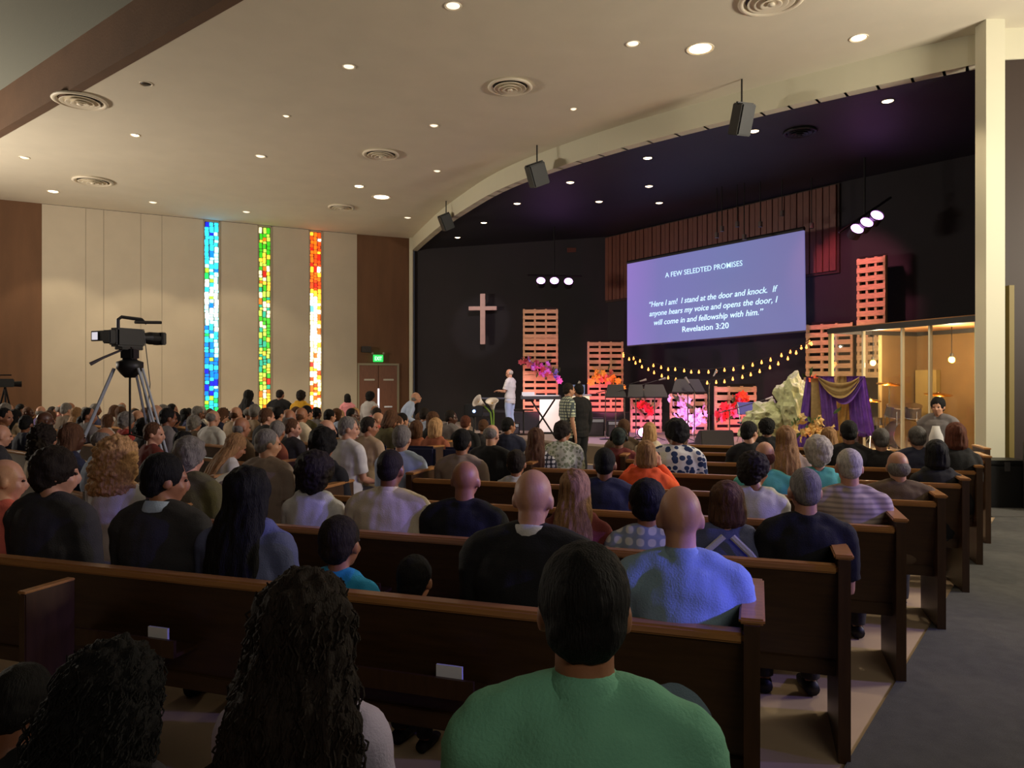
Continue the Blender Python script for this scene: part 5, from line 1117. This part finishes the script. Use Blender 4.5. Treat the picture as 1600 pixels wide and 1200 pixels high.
# speaker on the stage
Y = 20.0; H = EYE + (597 - 577) / F * Y - STAGE
person('preacher', ((797 - 800) / F * Y, Y, STAGE), 1.1, H, 'grey-haired speaker in pale shirt and trousers at the podium', 'fair', ('receding', 'white'), 'white', 'short', 'lightblue', 'speaker on the stage', extras=('glasses',))
# the left crowd, seat by seat
rnd = random.Random(21)
tops = ['navy', 'black', 'white', 'grey', 'charcoal', 'red', 'cream', 'olive', 'purple', 'lightblue', 'tan', 'maroon', 'brown', 'pink', 'salmon', 'slate', 'print_pink', 'rust', 'teal', 'lavender']
tw = [8, 8, 6, 6, 7, 2, 3, 3, 2, 3, 4, 3, 5, 1.5, 1.5, 3, 1, 2, 1, 2]
hairs = [('short', 'dark'), ('short', 'black'), ('short', 'grey'), ('short', 'brown'), ('bob', 'brown'), ('bob', 'dark'), ('long', 'black'), ('long', 'dblond'), ('long', 'brown'), ('fringe', 'grey'), ('fringe', 'brown'), ('receding', 'grey'), ('fluffy', 'white'), ('fluffy', 'grey'), ('bob', 'blond'), ('afro', 'black'), ('bun', 'dark'), ('pony', 'brown'), ('curly', 'dark'), ('buzz', 'black')]
hw = [8, 7, 5, 6, 5, 5, 3, 2, 3, 4, 3, 4, 3, 3, 2, 3, 2, 2, 1.5, 3]
HN = {'dark': 'dark brown', 'black': 'black', 'grey': 'grey', 'brown': 'brown', 'dblond': 'dark blond', 'white': 'white', 'blond': 'blond'}
HK = {'short': 'short %s hair', 'bob': '%s bob', 'long': 'long %s hair', 'fringe': 'bald crown and %s fringe', 'receding': 'receding %s hair', 'fluffy': 'fluffy %s hair', 'afro': '%s afro', 'bun': '%s hair bun', 'pony': '%s ponytail', 'curly': 'curly %s hair', 'buzz': 'cropped %s hair'}
TN = {'print_pink': 'pink patterned', 'lightblue': 'pale blue'}
used = set(); NCROWD = 0
FREE_ = [o for o in COL.objects if o.name.split('.')[0] == 'person']
bpy.context.view_layer.update()
for r_, (d, row) in LEFT_ROWS.items():
    row = sorted(row, key=lambda q: -q[0]); k = 0
    for s_, q in row:
        k += 1
        px = 800 + q.x / q.y * F
        if px < -40 or rnd.random() < .13: continue
        if any((q - V((o.location.x, o.location.y, 0))).length < .42 for o in FREE_): continue
        hr = rnd.choices(hairs, hw)[0]; tp = rnd.choices(tops, tw)[0]
        fem = hr[0] in ('long', 'bob', 'bun', 'pony', 'curly') or (hr[0] in ('fluffy', 'afro') and rnd.random() < .6)
        pr = rnd.choice(['woman', 'woman', 'woman_right', 'woman_bow'] if fem else ['man', 'man', 'man_right', 'man_left', 'man_big'])
        sk = rnd.choices(['fair', 'tan', 'brown', 'dark'], [5, 3, 2, 1.5])[0]
        if hr[1] in ('blond', 'dblond', 'white', 'grey'): sk = rnd.choice(['fair', 'tan'])
        if hr[0] in ('afro',): sk = rnd.choice(['brown', 'dark'])
        lb = '%s, %s top, %s seat from aisle in %s left-block row' % (HK[hr[0]] % HN[hr[1]], TN.get(tp, tp), ordn[min(k - 1, 19)], ordn[r_])
        j = V((rnd.uniform(-.04, .04), rnd.uniform(-.05, .05), 0))
        H = rnd.uniform(1.22, 1.36) - (.06 if fem else 0)
        person(pr, (q.x + j.x, q.y + j.y, fz(q.y)), A2 + rnd.uniform(-.25, .2), H, lb, sk, hr, tp, 'short' if rnd.random() < .5 else ('jacket' if not fem else 'long'), group='congregation in the left block', detail=q.y < 9)
        NCROWD += 1
print('crowd', NCROWD)

# ------------------------------------------------------------------ video camera on tripod
T = V(((203 - 800) / F * 8.0, 8.0, 0)); zc = EYE + (597 - 570) / F * 8.0
t = empty('tripod', T, 0, 'silver tripod with double-tube legs in the left aisle', 'tripod')
tip = [V((-.80, -.28, 0)), V((.78, -.3, 0)), V((.05, .8, 0))]
for k, f_ in enumerate(tip):
    apex = V((f_.x * .18, f_.y * .18, zc - .04)); side = V((-f_.y, f_.x, 0)).normalized() * .028; mid = apex.lerp(f_, .66)
    lg = obj('leg', tube(tube(bmesh.new(), [apex + side, mid + side], .014, 8), [apex - side, mid - side], .014, 8), M_SILVER, t)
    obj('lower_tube', TB([apex.lerp(f_, .5), f_ + V((0, 0, .03))], .015, 8), M_SILVER, lg); obj('clamp', BX((-.05, -.035, -.045), (.05, .035, .045), .008, Matrix.Translation(mid)), M_BLK, lg)
    obj('rubber_foot', ell(bmesh.new(), f_ + V((0, 0, .03)), (.035, .035, .03)), M_BLK, lg)
    obj('brace', TB([V((0, 0, zc - .75)), apex.lerp(f_, .45)], .008, 6), M_METAL, t)
obj('bowl', lathe(bmesh.new(), [(.05, -.14), (.09, -.1), (.135, -.04), (.135, .03), (.08, .05), (.07, .06)], 20, (0, 0, zc)), M_BLK, t, smooth=True)
obj('center_column', TB([(0, 0, zc - .75), (0, 0, zc - .1)], .012, 8), M_METAL, t)
hd = obj('fluid_head', BX((-.07, -.08, zc + .05), (.07, .08, zc + .19), .02), M_BLK, t)
obj('pan_handle', TB([(-.03, -.06, zc + .17), (-.18, -.2, zc + .07), (-.27, -.28, zc + .0)], [.012, .014, .02], 8), mat('handle_grey', (60, 52, 56), .6), hd)
cz = zc + .19
t = empty('video_camera', (T.x, T.y, cz), -.45, 'black television camera with a small lit viewfinder screen', 'camera')
obj('body', BX((-.075, -.2, .0), (.075, .14, .2), .02), M_BLK, t); obj('lens', lathe(bmesh.new(), [(.05, .13), (.06, .2), (.07, .24), (.07, .36), (.06, .36), (.001, .34)], 18, mx=Matrix.Translation((0, 0, .11)) @ Matrix.Rotation(-math.pi / 2, 4, 'X')), M_METAL, t)
obj('lens_hood', BX((-.085, .34, .04), (.085, .40, .18), .01), M_BLK, t); obj('battery', BX((-.06, -.28, .03), (.06, -.2, .17), .01), M_METAL, t)
obj('carry_handle', TB([(0, -.14, .2), (0, -.14, .29), (0, -.1, .32), (0, .14, .31), (0, .2, .27)], [.018, .018, .018, .02, .014], 8), M_BLK, t)
obj('microphone', TB([(.06, .02, .27), (.06, .34, .29)], .018, 10), M_BLK, t); obj('base_plate', BX((-.06, -.14, -.03), (.06, .12, .0), .006), M_METAL, t)
vf = empty('viewfinder', (0, 0, 0)); vf.parent = t
o = obj('viewfinder_screen', BX((-.30, -.24, .06), (-.10, -.22, .17), .004), M_BLK, t); obj('display', BX((-.28, -.243, .075), (-.19, -.239, .155)), mat('vf_lit', (220, 215, 225), .4, emit=.9), o)
bpy.data.objects.remove(vf)
tag(obj('camera_cable', TB([T + V((.1, .1, cz + .2)), T + V((.16, .12, cz - .4)), T + V((.1, .1, .9)), T + V((.12, .12, .02))], .005, 5), M_BLK), 'thin black cable hanging from the television camera', 'cable')
# second distant camera
p = PX(8, 600, 14.0)
t = empty('small_camera', (p.x, p.y, 0), -.9, 'small distant camera on a dark stand at left edge', 'camera')
obj('body', BX((-.07, -.14, p.z - .06), (.07, .14, p.z + .1), .015), M_BLK, t); obj('lens', lathe(bmesh.new(), [(.05, .1), (.06, .26), (.001, .26)], 14, mx=Matrix.Translation((0, 0, p.z)) @ Matrix.Rotation(-math.pi / 2, 4, 'X')), M_METAL, t); obj('handle', TB([(0, -.1, p.z + .1), (0, -.08, p.z + .17), (0, .1, p.z + .17)], .014, 6), M_BLK, t)
for k in range(3): a = 2.1 * k; obj('leg', TB([(0, 0, p.z - .05), (.4 * math.cos(a), .4 * math.sin(a), fz(14))], .018, 6), M_METAL, t)
# white paper held above a pew on the left
t = tag(obj('song_sheet', BX((-.11, -.002, -.08), (.11, .002, .08), 0, Matrix.Rotation(-1.2, 4, 'X')), M_PAPER, None, PX(354, 744, 5.0)), 'white sheet of paper above the pew left of dark-haired woman', 'paper'); t.rotation_euler = (0, -.35, -.3)
